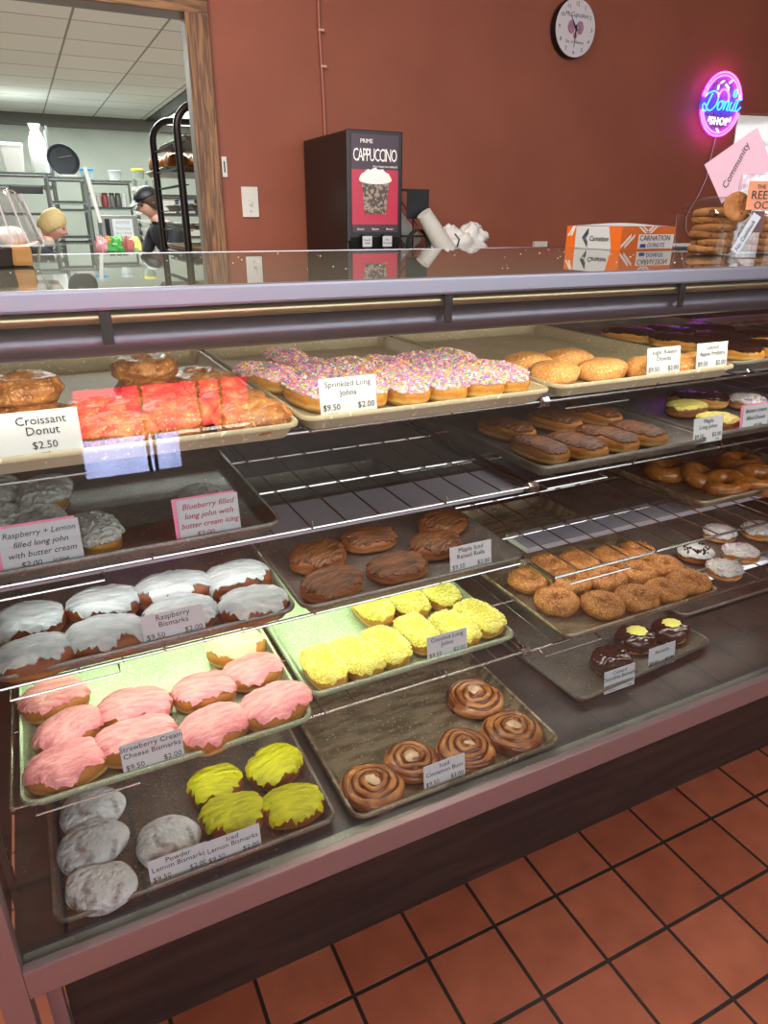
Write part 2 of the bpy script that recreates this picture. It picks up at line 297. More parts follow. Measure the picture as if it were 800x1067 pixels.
struct('trim_5', MB().box(-3.2, 4, 11.22, 11.3, 2.46, 2.6), mat('grey_cornice', '77736e', .6))
kb = MB().box(.50, .54, 11.24, 11.3, 1.0, 2.5)
struct('trim_6', kb, MT['dwhite'])
for i, (x, y) in enumerate(((2.26, 10.5), (2.30, 8.7), (2.45, 6.9))):
    t = thing('fluorescent_light', ('white fluorescent ceiling fitting farthest back in the kitchen', 'white fluorescent ceiling fitting above the black bun rack', 'white fluorescent ceiling fitting nearest in the kitchen, behind the door frame')[i], 'ceiling light', (x, y, 2.598), group='kitchen ceiling lights')
    MB().box(-.22, .22, -.62, .62, -.03, 0).build('housing', MT['dwhite'], t, False)
    MB().box(-.2, .2, -.6, .6, -.06, -.03, b=.01).build('diffuser', mat('lit_diffuser', 'ffffff', .5, emit='f4fff8', es=2.6), t)

# ---------------------------------------------------------------- display case
X0, X1 = -.165, 2.9; YF = .80; YB = 1.62; ZD = .36; ZT = 1.274
MT_dummy = None
case = thing('display_case', 'long glass-fronted pastry display case with steel rails and dark wood base', 'display case', (0, 0, 0))
MB().box(X0-.012, X1, YF+.02, YB, ZD-.03, ZD).build('deck', MT['deck'], case, False, label='worn dark steel bottom deck')
MB().box(X0, X1, YF+.004, YF+.026, ZD, ZD+.008, b=.002).build('deck_ledge', MT['ledge'], case)
MB().box(X0, X1, YF-.0125, YF+.004, .322, .376, b=.003).build('bottom_rail', MT['pinksteel'], case, label='pinkish brushed metal rail along the bottom front')
MB().box(-.135, X1, .89, .91, 0, .33).build('kick_panel', MT['kick'], case, False, label='dark brown wood grain base panel')
MB().box(-.135, -.12, .91, YB, 0, .33).build('side_base_panel', MT['kick'], case, False)
MB().box(X0-.036, X0, YF-.012, YF+.02, 0, ZT-.02, b=.003).build('corner_post', MT['pinksteel'], case)
MB().box(X0-.036, X0-.01, YB-.03, YB, 0, ZT-.02, b=.003).build('corner_post', MT['pinksteel'], case)
MB().box(-.158, -.136, .862, .884, 0, .325, b=.002).build('leg', MT['pinksteel'], case)
top = MB().box(X0-.036, X1, YF+.002, YB, ZT-.012, ZT, b=.001).build('counter_top', speckle(mat('polished_counter', '55554c', .02, 0, spec=.32), 'b8b0a4', 120, .80, .3), case, label='shiny reflective counter top')
MB().box(X0-.04, X1, YF-.012, YF+.004, ZT-.021, ZT, b=.003).build('counter_edge', MT['edge'], case, label='pale lavender metal edge of the counter')
MB().tube([(X0, .822, 1.243), (X1, .822, 1.243)], .0075, 14).build('hinge_tube', MT['goldsteel'], case, label='warm metal tube under the counter edge')
MB().loft([[(x, .838+.017*math.cos(a), 1.216+.018*math.sin(a)) for a in [2*PI*k/20 for k in range(20)]] for x in (X0, X1)]).build('lamp_housing', mat('housing_metal', '77707a', .35, .8), case, label='dull mauve lamp housing under the counter edge')
for x in (.07, .494, .92, 1.35, 1.78):
    MB().box(x-.006, x+.006, .8085, .811, 1.215, 1.25, b=.001).box(x-.006, x+.006, .8085, .85, 1.249, 1.252).build('glass_clamp', MT['darkmetal'], case)
MB().box(X0, X1, .8045, .8075, .374, 1.25).build('front_glass', MT['glass'], case, False)
MB().box(X0-.02, X0-.016, YF+.02, YB-.03, .36, 1.25).build('side_panel', MT['darkmetal'], case, False)
for y in (.93, 1.56):
    m_ = MB().box(X0-.012, X0-.004, y-.012, y+.012, ZD, 1.24)
    for k in range(34): m_.box(X0-.004, X0-.002, y-.003, y+.003, .40+k*.025, .412+k*.025, mi=1)
    m_.build('shelf_standard', [mat('standard_metal', '6a695f', .4, .8), MT['black']], case, False)
MB().box(X0, 1.32, YB-.02, YB-.012, ZD, 1.02).build('sliding_door', mat('dark_back_panel', '26262a', .3), case, False)
MB().box(1.28, X1, YB-.008, YB, ZD, 1.02).build('sliding_door', mat('dark_back_panel_b', '222226', .3), case, False)
MB().box(X0, X1, YB-.03, YB, 1.02, 1.05).build('door_track', MT['steel'], case, False)
for k, (x, y, c, l) in enumerate(((-.155, .93, 0, 0),)):
    pass
# lamp strips under the shelves are case fixtures; the top right one is added
def strip(x0, x1, y0, y1, z, lab):
    MB().box(x0, x1, y0, y1, z-.012, z, b=.002).build('lamp_strip', mat('strip_metal', 'b4b6c2', .35, .1), case, label=lab)
strip(X0, .80, 1.005, 1.12, .866, 'pale lavender lamp strip below the second shelf on the left')
strip(.86, X1, 1.05, 1.13, .700, 'pale lamp strip below the empty rack on the right')
strip(X0, .80, 1.27, 1.32, .706, 'lamp strip below the third shelf on the left')
strip(.86, X1, 1.06, 1.12, 1.032, 'thin strip added for fill light below the top shelf on the right')  # strip added to carry the fill light over the second shelf
strip(1.36, X1, 1.03, 1.08, .508, 'pale lamp strip below the white donut shelf')
MB().box(X0, X1, YB-.006, YB, ZT-.012, ZT+.0008).build('rear_trim', MT['steel'], case, False, label='thin metal trim along the rear edge of the counter')

# counter crumbs
random.seed(5)
cr = MB()
for k in range(60):
    x = random.uniform(-.1, 1.2); y = random.uniform(.9, 1.5); s_ = random.uniform(.0004, .0011)
    cr.box(x-s_, x+s_, y-s_, y+s_, ZT, ZT+s_)
cr.build('crumbs', MT['crumb'], None, False, label='scattered white crumbs on the shiny counter top', cat='crumbs', kind='stuff')

# ---------------------------------------------------------------- wire shelves
def wire_shelf(x0, x1, y0, z, label, y1=1.56):
    t = thing('wire_shelf', label, 'shelf', (x0, y0, z), group='chrome wire shelves in the display case')
    L = x1-x0; D = y1-y0; rd = .0022
    MB().tube([(0, 0, 0), (L, 0, 0)], .003, 8).build('front_rod', MT['wire'], t)
    fr = MB()
    for y in (.19, .38, D-.02): fr.tube([(0, y, -.003), (L, y, -.003)], .003, 8)
    fr.tube([(0, 0, 0), (0, D, 0)], .003, 8); fr.tube([(L, 0, 0), (L, D, 0)], .003, 8)
    fr.build('frame_rods', MT['wire'], t)
    cw = MB(); n = int(L/.062)
    for k in range(1, n):
        x = L*k/n
        pts = [(x, D, 0), (x, .01, 0)]
        if k % 4 == 0: pts += [(x, -.004, .001), (x, -.008, .010), (x, -.004, .014)]
        else: pts += [(x, -.003, -.001)]
        cw.tube(pts, .0016, 6)
    cw.build('cross_wires', MT['wire'], t)
    # lowered front lip: a short return rod
    MB().tube([(.03, .01, -.012), (.03, -.012, -.014), (.18, -.012, -.014), (.18, .01, -.012)], .0018, 6).build('lip_wire', MT['wire'], t)
    cl = MB()
    pts = [(L+.006+.005*(k/40*5-2.5)*.8, .003+.009*math.cos(k*.9), -.002+.009*math.sin(k*.9)) for k in range(40)]
    cl.tube(pts, .0012, 6); cl.build('coil_clip', MT['wire'], t)
    for x in (.0, L): MB().box(x-.003, x+.003, .0, D, -.010, -.004).build('support_arm', mat('arm_metal', '77706f', .35, .9), t, False)
    return t
wire_shelf(-.15, .785, .96, 1.044, 'top wire shelf under the croissant and sprinkled trays')
wire_shelf(.80, 2.2, .958, 1.044, 'top wire shelf under the sugar donut tray, right section')
wire_shelf(-.15, .785, .968, .880, 'half-empty wire shelf right of the raspberry lemon tray')
wire_shelf(.80, 2.2, .985, .881, 'second wire shelf under the dark long john tray, right section')
wire_shelf(-.15, .785, .972, .718, 'third wire shelf under the white-iced and maple trays')
wire_shelf(.80, 2.2, .892, .720, 'empty wire shelf above the cinnamon cake donuts')
wire_shelf(-.15, .785, .942, .528, 'lowest left wire shelf under the pink and coconut trays')
wire_shelf(.80, 2.2, .938, .528, 'lowest right wire shelf under the cinnamon cake donuts')

# ---------------------------------------------------------------- sheet pans
def rrect(w, d, r, z, n=5):
    pts = []
    for cx_, cy_, a0 in ((w/2-r, d/2-r, 0), (-w/2+r, d/2-r, 90), (-w/2+r, -d/2+r, 180), (w/2-r, -d/2+r, 270)):
        for k in range(n+1):
            a = R(a0+90*k/n); pts.append((cx_+r*math.cos(a), cy_+r*math.sin(a), z))
    return pts
PANME = {}
def pan_mesh(key):
    if key not in PANME:
        W, D, h = .456, .66, .025
        rings = [rrect(W-.036, D-.036, .012, 0), rrect(W-.012, D-.012, .02, h-.006), rrect(W-.001, D-.001, .026, h-.007), rrect(W, D, .026, h-.003), rrect(W-.004, D-.004, .024, h),
                 rrect(W-.013, D-.013, .021, h-.001), rrect(W-.034, D-.034, .013, .0035), rrect(W-.05, D-.05, .01, .0015)]
        m = MB().loft(rings, cap=True); PANME[key] = m.mesh('sheet_pan', MT[key], True, 50)
    return PANME[key]
def pan(xc, yfront, zfloor, key, label, rz=0):
    o = bpy.data.objects.new('sheet_pan', pan_mesh(key)); COL.objects.link(o)
    o.location = (xc, yfront+.33, zfloor); o.rotation_euler = (0, 0, rz)
    return tag(o, label, 'baking tray', 'aluminium sheet pans in the display case')
ZA, ZB, ZC, ZDd, ZE = 1.051, .886, .724, .534, .3605
pan(.092, .905, ZA, 'pan_light', 'aluminium sheet pan holding the croissant donuts, top left')
pan(.556, .925, ZA, 'pan_light', 'aluminium sheet pan under the rainbow-sprinkled long johns')
pan(1.030, .935, ZA, 'pan_light', 'aluminium sheet pan with a few sugar donuts, mostly empty')
pan(1.50, .955, ZA, 'pan_dark', 'aluminium sheet pan under the chocolate long johns, top right')
pan(.070, .947, ZB, 'pan_dark', 'dark aluminium sheet pan with raspberry lemon long johns')
pan(1.034, .968, ZB+.003, 'pan_dark', 'dark sheet pan under the brown long johns, second shelf right')
pan(1.51, .99, ZB+.003, 'pan_dark', 'dark sheet pan with yellow-topped donuts at the right edge')
pan(.088, .953, ZC, 'pan_dark', 'sheet pan under the white-iced raspberry bismarks')
pan(.549, .946, ZC, 'pan_dark', 'sheet pan under the maple-iced raised rolls')
pan(1.52, .985, ZC+.003, 'pan_brown', 'sheet pan under the glazed twist rings at the right edge')
pan(.093, .906, ZDd, 'pan_mint', 'sheet pan under the pink strawberry cream cheese bismarks')
pan(.558, .962, ZDd, 'pan_mint', 'sheet pan under the yellow coconut long johns')
pan(1.095, .911, ZDd, 'pan_brown', 'sheet pan full of cinnamon cake donuts')
pan(1.56, 1.0, ZDd, 'pan_dark', 'sheet pan with white-iced sprinkled donuts at the right edge')
pan(.105, .840, ZE, 'pan_dark', 'dark sheet pan with powdered and lime-yellow bismarks on the bottom deck')
pan(.582, .823, ZE, 'pan_brown', 'sheet pan under the cinnamon buns on the bottom deck')
pan(1.125, .922, ZE, 'pan_dark', 'nearly empty dark sheet pan with three chocolate pastries', R(4.5))
pan(1.63, 1.06, ZE, 'pan_dark', 'empty sheet pan at the far right of the bottom deck')
#PASTRY
# ---------------------------------------------------------------- pastries
def sgn(x): return -1 if x < 0 else 1
class Puck:
    """rounded dough puck; P(theta, phi) -> surface point. se = superellipse power of the outline"""
    def __init__(s, rx, ry, h, seed, se=2.2, lump=.05, flat=.62):
        s.rx, s.ry, s.h, s.o, s.se, s.lump, s.flat = rx, ry, h, Vector((seed*7.3, seed*3.1, seed*1.7)), se, lump, flat
    def P(s, th, ph):
        c, n = math.cos(th), math.sin(th)
        k = (abs(c)**s.se+abs(n)**s.se)**(-1/s.se)
        rad = max(math.cos(ph), 0)**s.flat
        z = sgn(math.sin(ph))*abs(math.sin(ph))**.8*s.h/2
        x = c*k*s.rx*rad; y = n*k*s.ry*rad
        q = Vector((x, y, z))*22+s.o
        f = 1+s.lump*noise.noise(q)*1.6
        f += getattr(s, 'fine', .012)*noise.noise(q*5)
        z2 = z*(1+.0*f)+ (noise.noise(q*1.3+Vector((9, 9, 9)))*.0035 if z > 0 else 0)*rad**.5
        if z < -s.h*.38: z2 = -s.h*.38-(-(z+s.h*.38))*.5
        return Vector((x*f, y*f, z2+s.h*.44))
    def N(s, th, ph):
        e = .02; a = s.P(th+e, ph)-s.P(th-e, ph); b = s.P(th, min(ph+e, PI/2-.001))-s.P(th, ph-e)
        n = a.cross(b)
        return n.normalized() if n.length > 1e-12 else Vector((0, 0, 1))
    def dough(s, nt=48, np_=24):
        rings = [[s.P(2*PI*k/nt, -PI/2+.03+(PI-.06)*j/(np_-1)) for k in range(nt)] for j in range(np_)]
        return MB().loft(rings)
    def edge(s, th, base, amp):
        v = Vector((math.cos(th)*2.2, math.sin(th)*2.2, 0))+s.o
        return base+amp*noise.noise(v)*1.3+amp*.6*noise.noise(v*3.1)+amp*.45*noise.noise(v*7.7)
    def icing(s, base=.45, amp=.28, th=.0018, nt=96, rings=26, rough=0, rs=90):
        out = []
        for j in range(rings+2):
            ring = []
            for k in range(nt):
                t = 2*PI*k/nt; pe = s.edge(t, base, amp)
                u = min(j, rings)/rings; ph = (PI/2-.03)*(1-u)+pe*u
                p = s.P(t, ph); n = s.N(t, ph)
                if j == rings+1: off = -.0015
                elif j == rings: off = th*.7; p = p-Vector((0, 0, .0006))
                else:
                    off = th*(1+(.35 if j == rings-1 else 0))
                    off += .0016*noise.noise(Vector((p.x*60, p.y*150, 0))+s.o)+.0010*noise.noise(p*170+s.o)
                    if rough: off += rough*noise.noise(p*rs+s.o)
                ring.append(p+n*off)
            out.append(ring)
        return MB().loft(out)
    def scatter(s, n, seed, size, base=.5, amp=.25, nm=1, lift=.002):
        rnd = random.Random(seed); m = MB(); L, wd = size
        while n > 0:
            t = rnd.uniform(0, 2*PI); ph = math.acos(min(1, (rnd.random()**.5)))**1.0
            if ph < s.edge(t, base, amp)+.05: 
                n -= .2; continue
            ph = min(ph, PI/2-.05)
            p = s.P(t, ph)+s.N(t, ph)*(lift+rnd.uniform(-.0004, .0010)); a = rnd.uniform(0, PI); tilt = rnd.uniform(-.5, .5)
            d = Vector((math.cos(a), math.sin(a), tilt)).normalized()*L/2*rnd.uniform(.7, 1.2); e = Vector((-math.sin(a), math.cos(a), 0))*wd/2; u = Vector((0, 0, wd/2))
            vs = [p-d-e-u, p+d-e-u, p+d+e-u, p-d+e-u, p-d-e+u, p+d-e+u, p+d+e+u, p-d+e+u]
            m.add(vs, [(4,5,6,7),(0,1,5,4),(1,2,6,5),(2,3,7,6),(3,0,4,7)], rnd.randrange(nm)); n -= 1
        return m
def ring_mb(R_, r_, sq=.85, seed=0, nu=40, nv=20, lump=.12, ridge=0, ell=1.0):
    o = Vector((seed*5.1, seed*2.7, seed)); rings = []
    for i in range(nu):
        a = 2*PI*i/nu; ring = []
        for j in range(nv):
            b = 2*PI*j/nv
            f = 1+lump*noise.noise(Vector((math.cos(a)*1.8, math.sin(a)*1.8, math.sin(b)*.8))+o)+.05*noise.noise(Vector((math.cos(a)*6, math.sin(a)*6, b*2))+o)
            if ridge: f += ridge*math.sin(b*7+2*math.sin(a*2+seed))
            x = (R_+r_*f*math.cos(b)); ring.append((x*math.cos(a)*ell, x*math.sin(a), r_*f*sq*math.sin(b)+r_*sq*.95))
        rings.append(ring)
    return MB().loft(rings, closed=True)
def swirl_mb(seed, turns=3.1, R_=.050, dough=True):
    rnd = random.Random(seed); m = MB(); N = 110; rings = []; b0 = rnd.uniform(0, 6)
    for i in range(N):
        u = i/(N-1); th = b0+turns*2*PI*u; r = .004+(R_-.010)*u
        hz = .034-.012*u**1.5+.002*math.sin(th*2+seed); wd = .0066*(1 if u < .93 else max(.25, (1-u)/.07))
        c = Vector((math.cos(th), math.sin(th), 0))
        r += .0030*noise.noise(c*1.6+Vector((seed*3, 0, u*3)))*min(1, u*3); hz += .0040*noise.noise(c*1.3+Vector((seed, 7, u*4))); wd *= 1+.25*noise.noise(c*2+Vector((5, seed, u*5)))
        if not dough: r += .0062; wd = .0036; hz -= .0022
        ring = []
        for k in range(12):
            a = 2*PI*k/12; ring.append(c*(r+wd*math.cos(a)*(1+.12*noise.noise(c*3+Vector((u*9, seed, 0))))) + Vector((0, 0, hz/2+(hz/2)*math.copysign(abs(math.sin(a))**.7, math.sin(a)))))
        rings.append(ring)
    return m.loft(rings)
KIND = {}
def kind(key, maker, nvar=3):
    KIND[key] = [maker(v) for v in range(nvar)]
# every kind: list of (part name, mesh, kind)
def bis(doughm, icem, rx=.054, ry=.045, h=.042, se=2.2, base=.42, amp=.3, iname='icing', th=.0022, extra=None, rough=0, rs=90, flat=.5):
    def mk(v):
        p = Puck(rx*(1+.03*v), ry*(1-.02*v), h, v*3+hash_(iname+icem)*.37, se, flat=flat)
        L = [('dough', p.dough().mesh('dough', MT[doughm]), None), (iname, p.icing(base, amp, th, rough=rough, rs=rs).mesh(iname, MT[icem]), None)]
        if extra: L += extra(p, v)
        return L
    return mk
def hash_(s): return sum(ord(c)*(i+3) for i, c in enumerate(s)) % 17
kind('pink', bis('dough', 'pinkice', base=.38, amp=.5), 5)
kind('pale', bis('dough_yel', 'paleice', base=.4, amp=.4), 1)
kind('white', bis('dough_dark', 'whiteice', base=.36, amp=.6), 5)
kind('lime', bis('dough_dark', 'limeice', rx=.052, ry=.046, h=.044, base=.42, amp=.6), 4)
kind('maple', bis('dough_dark', 'mapleice', rx=.057, ry=.047, h=.036, base=.42, amp=.5), 4)
kind('cream', bis('dough_yel', 'creamice', rx=.036, ry=.066, h=.045, se=3.2, base=.3, amp=.2, th=.006, rough=.004, rs=150, iname='butter_cream'))
def cocoex(p, v): return [('coconut_shreds', p.scatter(520, 40+v, (.0055, .0013), .30, .22, 1, .0040).mesh('coconut_shreds', MT['coco2'], False), 'stuff')]
kind('coco', bis('dough_yel', 'coco', rx=.034, ry=.062, h=.045, se=3.4, base=.25, amp=.25, th=.0035, rough=.002, rs=260, iname='coconut_icing', extra=cocoex))
def sprex(n, base, amp, sz=(.0048, .0014), ms=SPR):
    return lambda p, v: [('sprinkles', p.scatter(n, 70+v, sz, base, amp, len(ms), .0030).mesh('sprinkles', ms, False), 'stuff')]
kind('rainbow', bis('dough_yel', 'pinkwhite', rx=.036, ry=.068, h=.044, se=3.2, base=.32, amp=.2, extra=sprex(760, .32, .2, (.0055, .0019))), 3)
kind('choclong', bis('dough_yel', 'chocice', rx=.040, ry=.072, h=.040, se=3.2, base=.35, amp=.25, th=.0025), 2)
kind('brownlong', bis('dough', 'mapleice', rx=.036, ry=.068, h=.040, se=3.4, base=.55, amp=.2), 2)
kind('oreo', bis('dough_dark', 'whiteice', rx=.044, ry=.044, h=.036, se=2, base=.35, amp=.2, extra=sprex(70, .9, .3, (.004, .004), [MT['oreo']])), 1)
kind('sprwhite', bis('dough', 'whiteice', rx=.044, ry=.044, h=.036, se=2, base=.35, amp=.2, extra=sprex(90, .4, .2)), 2)
def yel(p, v):
    m = MB(); rings = []
    for j in range(9):
        u = j/8; rings.append([((.027*(1-u**3*.999))*math.cos(t)*(1+.06*math.cos(9*t)), (.022*(1-u**3*.999))*math.sin(t)*(1+.06*math.cos(9*t)), p.h*.90+.009*u**.8) for t in [2*PI*k/36 for k in range(36)]])
    return [('custard_cap', m.loft(rings).mesh('custard_cap', MT['ycream']), None)]
kind('choccust', bis('dough', 'chocice', rx=.047, ry=.042, h=.05, se=2.1, base=-.25, amp=.3, th=.002, extra=yel), 2)
kind('chocplain', bis('dough', 'chocice', rx=.046, ry=.042, h=.05, se=2.1, base=-.3, amp=.3, th=.002), 1)
kind('yellowdonut', bis('dough_dark', 'ycream', rx=.05, ry=.045, h=.036, se=2.1, base=.5, amp=.2), 2)
def lumpy(matk, rx, ry, h, se=2.3, lump=.12):
    return lambda v: [('dough', Puck(rx, ry, h, v*5+2, se, lump).dough(48, 26).mesh('dough', MT[matk]), None)]
kind('powder', lumpy('powder', .053, .046, .042, 2.1, .14))
kind('sugar', lumpy('sugar', .052, .042, .042, 2.6, .10))
kind('fritter', lumpy('mapleice', .05, .05, .034, 2.2, .2), 2)
def cake(v):
    m = ring_mb(.0262, .0185, .92, v+3, nu=84, nv=40)
    m.v = [tuple(Vector(p)+Vector(p).normalized()*.0010*noise.noise(Vector(p)*300+Vector((v, 0, 0)))) for p in m.v]
    r_ = random.Random(v); c = MB()
    for k in range(260):
        a = r_.uniform(0, 2*PI); b_ = r_.uniform(-.2, PI+.2); q = .0192
        p = Vector(((.0262+q*math.cos(b_))*math.cos(a), (.0262+q*math.cos(b_))*math.sin(a), q*.92*math.sin(b_)+.0176)); h = r_.uniform(.0003, .0007)
        c.box(p.x-h, p.x+h, p.y-h, p.y+h, p.z-h, p.z+h, r_.randrange(2))
    return [('dough', m.mesh('dough', MT['cinna']), None), ('crumb_coating', c.mesh('crumb_coating', [CR1, CR2], False), 'stuff')]
CR1, CR2 = mat('crumb_light', 'd4a466', .7), mat('crumb_dark', '6a3a16', .7)
kind('cakering', cake)
kind('glazering', lambda v: [('dough', ring_mb(.034, .0215, .9, v+9, ell=1.1).mesh('dough', MT['glaze']), None)])
kind('croissring', lambda v: [('dough', ring_mb(.030, .0225, .85, v+20, nu=60, nv=36, ridge=.06).mesh('dough', MT['croiss']), None)])
def bun(v):
    p = Puck(.052, .050, .026, v+30, 2.1)
    q = Puck(.015, .010, .004, v+3, 2.1, .6); mm = q.dough(28, 10); mm.v = [(a+.004*v, b-.003, c+.0325-abs(a)*.25-abs(b)*.25) for a, b, c in mm.v]
    return [('dough', p.dough().mesh('dough', MT['bun']), None), ('dough_spiral', swirl_mb(v).mesh('dough_spiral', MT['bun']), None),
            ('cinnamon_filling', swirl_mb(v, dough=False).mesh('cinnamon_filling', MT['swirl']), None), ('glaze', mm.mesh('glaze', MT['icedrop']), None)]
kind('bun', bun)
NAMES = dict(pale='lamplit_bismark', pink='pink_iced_bismark', white='white_iced_bismark', lime='lemon_iced_bismark', maple='maple_iced_roll', cream='filled_long_john', coco='coconut_long_john', rainbow='sprinkled_long_john',
  choclong='chocolate_long_john', brownlong='maple_long_john', oreo='cookie_crumb_donut', sprwhite='sprinkled_donut', choccust='chocolate_custard_bismark', chocplain='chocolate_bismark', yellowdonut='yellow_iced_donut',
  powder='powdered_bismark', sugar='sugar_donut', fritter='apple_fritter', cakering='cinnamon_cake_donut', glazering='glazed_ring_donut', croissring='croissant_donut', bun='cinnamon_bun')
CATS = dict(bun='cinnamon bun')
cnt = {}
def pastry(k, x, y, z, label, group, rz=0, s=1, tilt=(0, 0), v=None):
    i = cnt.get(k, 0); cnt[k] = i+1
    vs = KIND[k]; L = vs[(i if v is None else v) % len(vs)]
    t = thing(NAMES[k], label, CATS.get(k, 'pastry' if 'bismark' in NAMES[k] or 'roll' in NAMES[k] else 'donut'), (x, y, z), group=group, rot=(tilt[0], tilt[1], rz)); t.scale = (s, s, s)
    for n, me, kd in L: part(n, me, t, kind=kd)
    return t
rn = random.Random(11)
def tray(k, z, items, group, tail, rz0=0, rj=.3, s=1, sj=.05):
    for it in items:
        x, y, w_ = it[:3]; o = it[3] if len(it) > 3 else {}
        kk = o.get('k', k)
        pastry(kk, x, y, z+o.get('dz', 0), w_+tail, group, rz0+rn.uniform(-rj, rj)+o.get('rz', 0), s*rn.uniform(1-sj, 1+sj)*o.get('s', 1), o.get('tilt', (0, 0)))
F = .0015
tray('pink', ZDd+F, [(-.078, 1.150, 'back left'), (-.060, 1.052, 'second from the back in the left column', dict(rz=.3)), (-.066, .966, 'front left', dict(rz=.2)), (.048, 1.066, 'back one of the second column'),
  (.036, .980, 'half hidden behind the strawberry price card,'), (.165, 1.058, 'back middle'), (.157, .955, 'front one right of the strawberry price card,', dict(rz=.5)), (.262, 1.078, 'back right'), (.269, .965, 'front right corner'), (.252, 1.17, 'rearmost, coloured lamplit pale,', dict(k='pale'))],
  'pink iced bismarks', ' iced strawberry bismark', s=1.05)
tray('white', ZC+F, [(-.085, 1.105, 'back left'), (-.080, .995, 'front left'), (.028, 1.108, 'second from left in the back row,'), (.022, 1.004, 'front one left of the raspberry price card,'), (.142, 1.105, 'back one above the raspberry price card,'),
  (.136, 1.014, 'front one behind the raspberry price card,'), (.252, 1.098, 'back right'), (.250, .998, 'front right')], 'white iced bismarks', ' white-iced raspberry bismark', s=1.05, rj=.25)
tray('maple', ZC+F, [(.416, 1.125, 'back left'), (.398, 1.012, 'front left'), (.533, 1.020, 'front centre'), (.540, 1.155, 'back centre'), (.648, 1.075, 'partly behind its price card,'), (.715, 1.16, 'rearmost right')], 'maple iced rolls', ' brown maple-iced raised roll', rz0=.15)
tray('cream', ZB+F, [(-.105, 1.115, 'leftmost'), (-.030, 1.22, 'rear middle'), (-.045, 1.080, 'front one behind the handwritten raspberry card,'), (.032, 1.035, 'right one beside the handwritten raspberry card,', dict(s=.85)),
  (-.110, 1.245, 'rear left'), (.205, 1.09, 'lone one behind the handwritten blueberry card,', dict(s=.85))], 'cream topped long johns', ' long john with grey-white butter cream', rz0=0, rj=.15)
tray('coco', ZDd+F, [(.385, 1.030, 'front leftmost'), (.452, 1.032, 'second from left in the front'), (.522, 1.040, 'third from left in the front'), (.600, 1.055, 'behind the price card,'), (.678, 1.038, 'right of the coconut price card,'), (.748, 1.050, 'front right corner'),
  (.560, 1.185, 'rear left'), (.640, 1.180, 'rear middle'), (.722, 1.182, 'rear right')], 'coconut long johns', ' long john covered in yellow coconut', rz0=.10, rj=.08, s=1.0)
tray('lime', ZE+F, [(.158, 1.008, 'back left'), (.271, 1.008, 'back right'), (.168, .925, 'front one behind the lemon price card,'), (.268, .903, 'front right')], 'lemon iced bismarks', ' bright lime-yellow iced bismark', s=.98)
tray('powder', ZE+F, [(-.055, 1.048, 'rearmost'), (-.057, .968, 'left middle'), (-.053, .882, 'front left', dict(rz=-.3)), (.053, .925, 'right one behind the powder price card,')], 'powdered bismarks', ' white powdered sugar bismark', s=1.0)
tray('bun', ZE+F, [(.418, .888, 'frontmost, left of the price card,'), (.515, .915, 'second from left, behind the price card,', dict(s=.88)), (.625, .895, 'middle', dict(s=.95)), (.738, .897, 'front right'), (.729, 1.018, 'rearmost')], 'cinnamon buns', ' glazed cinnamon bun on the bottom deck', rj=2, s=1.2)
tray('choccust', ZE+F, [(1.205, 1.03, 'yellow-capped one between the two price cards,'), (1.315, 1.022, 'yellow-capped one behind the right price card,'), (1.085, .985, 'plain one behind the left price card,', dict(k='chocplain')) ], 'chocolate pastries', ' dark chocolate-iced bismark', rj=.2)
rows = [(0, 'second-row'), (1, 'front-row')]
d3 = [(.950, 1.150, 'leftmost in the second row'), (1.035, 1.100, 'second from left in the second row'), (1.122, 1.076, 'third from left in the second row'), (1.213, 1.066, 'fourth from left in the second row'), (1.300, 1.060, 'rightmost in the second row'),
  (.949, 1.042, 'leftmost in the front row'), (1.030, .985, 'second from left in the front row'), (1.121, .973, 'third from left in the front row'), (1.208, .972, 'fourth from left in the front row'), (1.290, .976, 'rightmost in the front row'),
  (1.044, 1.192, 'leftmost in the rear row'), (1.127, 1.172, 'second in the rear row'), (1.217, 1.158, 'third in the rear row'), (1.300, 1.150, 'rightmost in the rear row')]
tray('cakering', ZDd+F, d3, 'cinnamon cake donuts', ' of the cinnamon cake donuts', s=1.07, rj=3)
tray('sprwhite', ZDd+F, [(1.43, 1.080, 'black-crumb topped', dict(k='oreo')), (1.42, .985, 'front left, beside the cinnamon donut tray,', ), (1.535, 1.03, 'right edge front'), (1.59, 1.14, 'right edge middle'), (1.70, 1.1, 'rear right edge')], 'white iced donuts', ' white-iced donut with sprinkles', rj=1)
tray('glazering', ZC+F+.004, [(1.400, 1.19, 'leftmost, half hidden'), (1.440, 1.125, 'second from left', dict(tilt=(.35, .2))), (1.462, 1.062, 'frontmost', dict(tilt=(.3, -.1))), (1.56, 1.045, 'front right', dict(tilt=(.3, 0))), (1.62, 1.15, 'rear right')], 'glazed rings', ' glossy golden glazed ring donut', rj=.5)
tray('brownlong', ZB+F+.003, [(.885, 1.075, 'front leftmost'), (.965, 1.060, 'second from left in the front'), (1.060, 1.070, 'third from left in the front'), (1.150, 1.075, 'front right, wider'), (.91, 1.225, 'rear left'), (1.05, 1.235, 'rear middle'), (1.17, 1.235, 'rear right')], 'brown iced long johns', ' brown maple long john, second shelf', rz0=.2, rj=.1)
tray('yellowdonut', ZB+F+.003, [(1.43, 1.185, 'rear'), (1.395, 1.065, 'front', ), (1.53, 1.24, 'dark chocolate heap', dict(k='choclong', rz=.8)), (1.63, 1.17, 'right edge', dict(k='sprwhite'))], 'donuts on the second shelf right', ' donut on the tray at the right edge, second shelf')
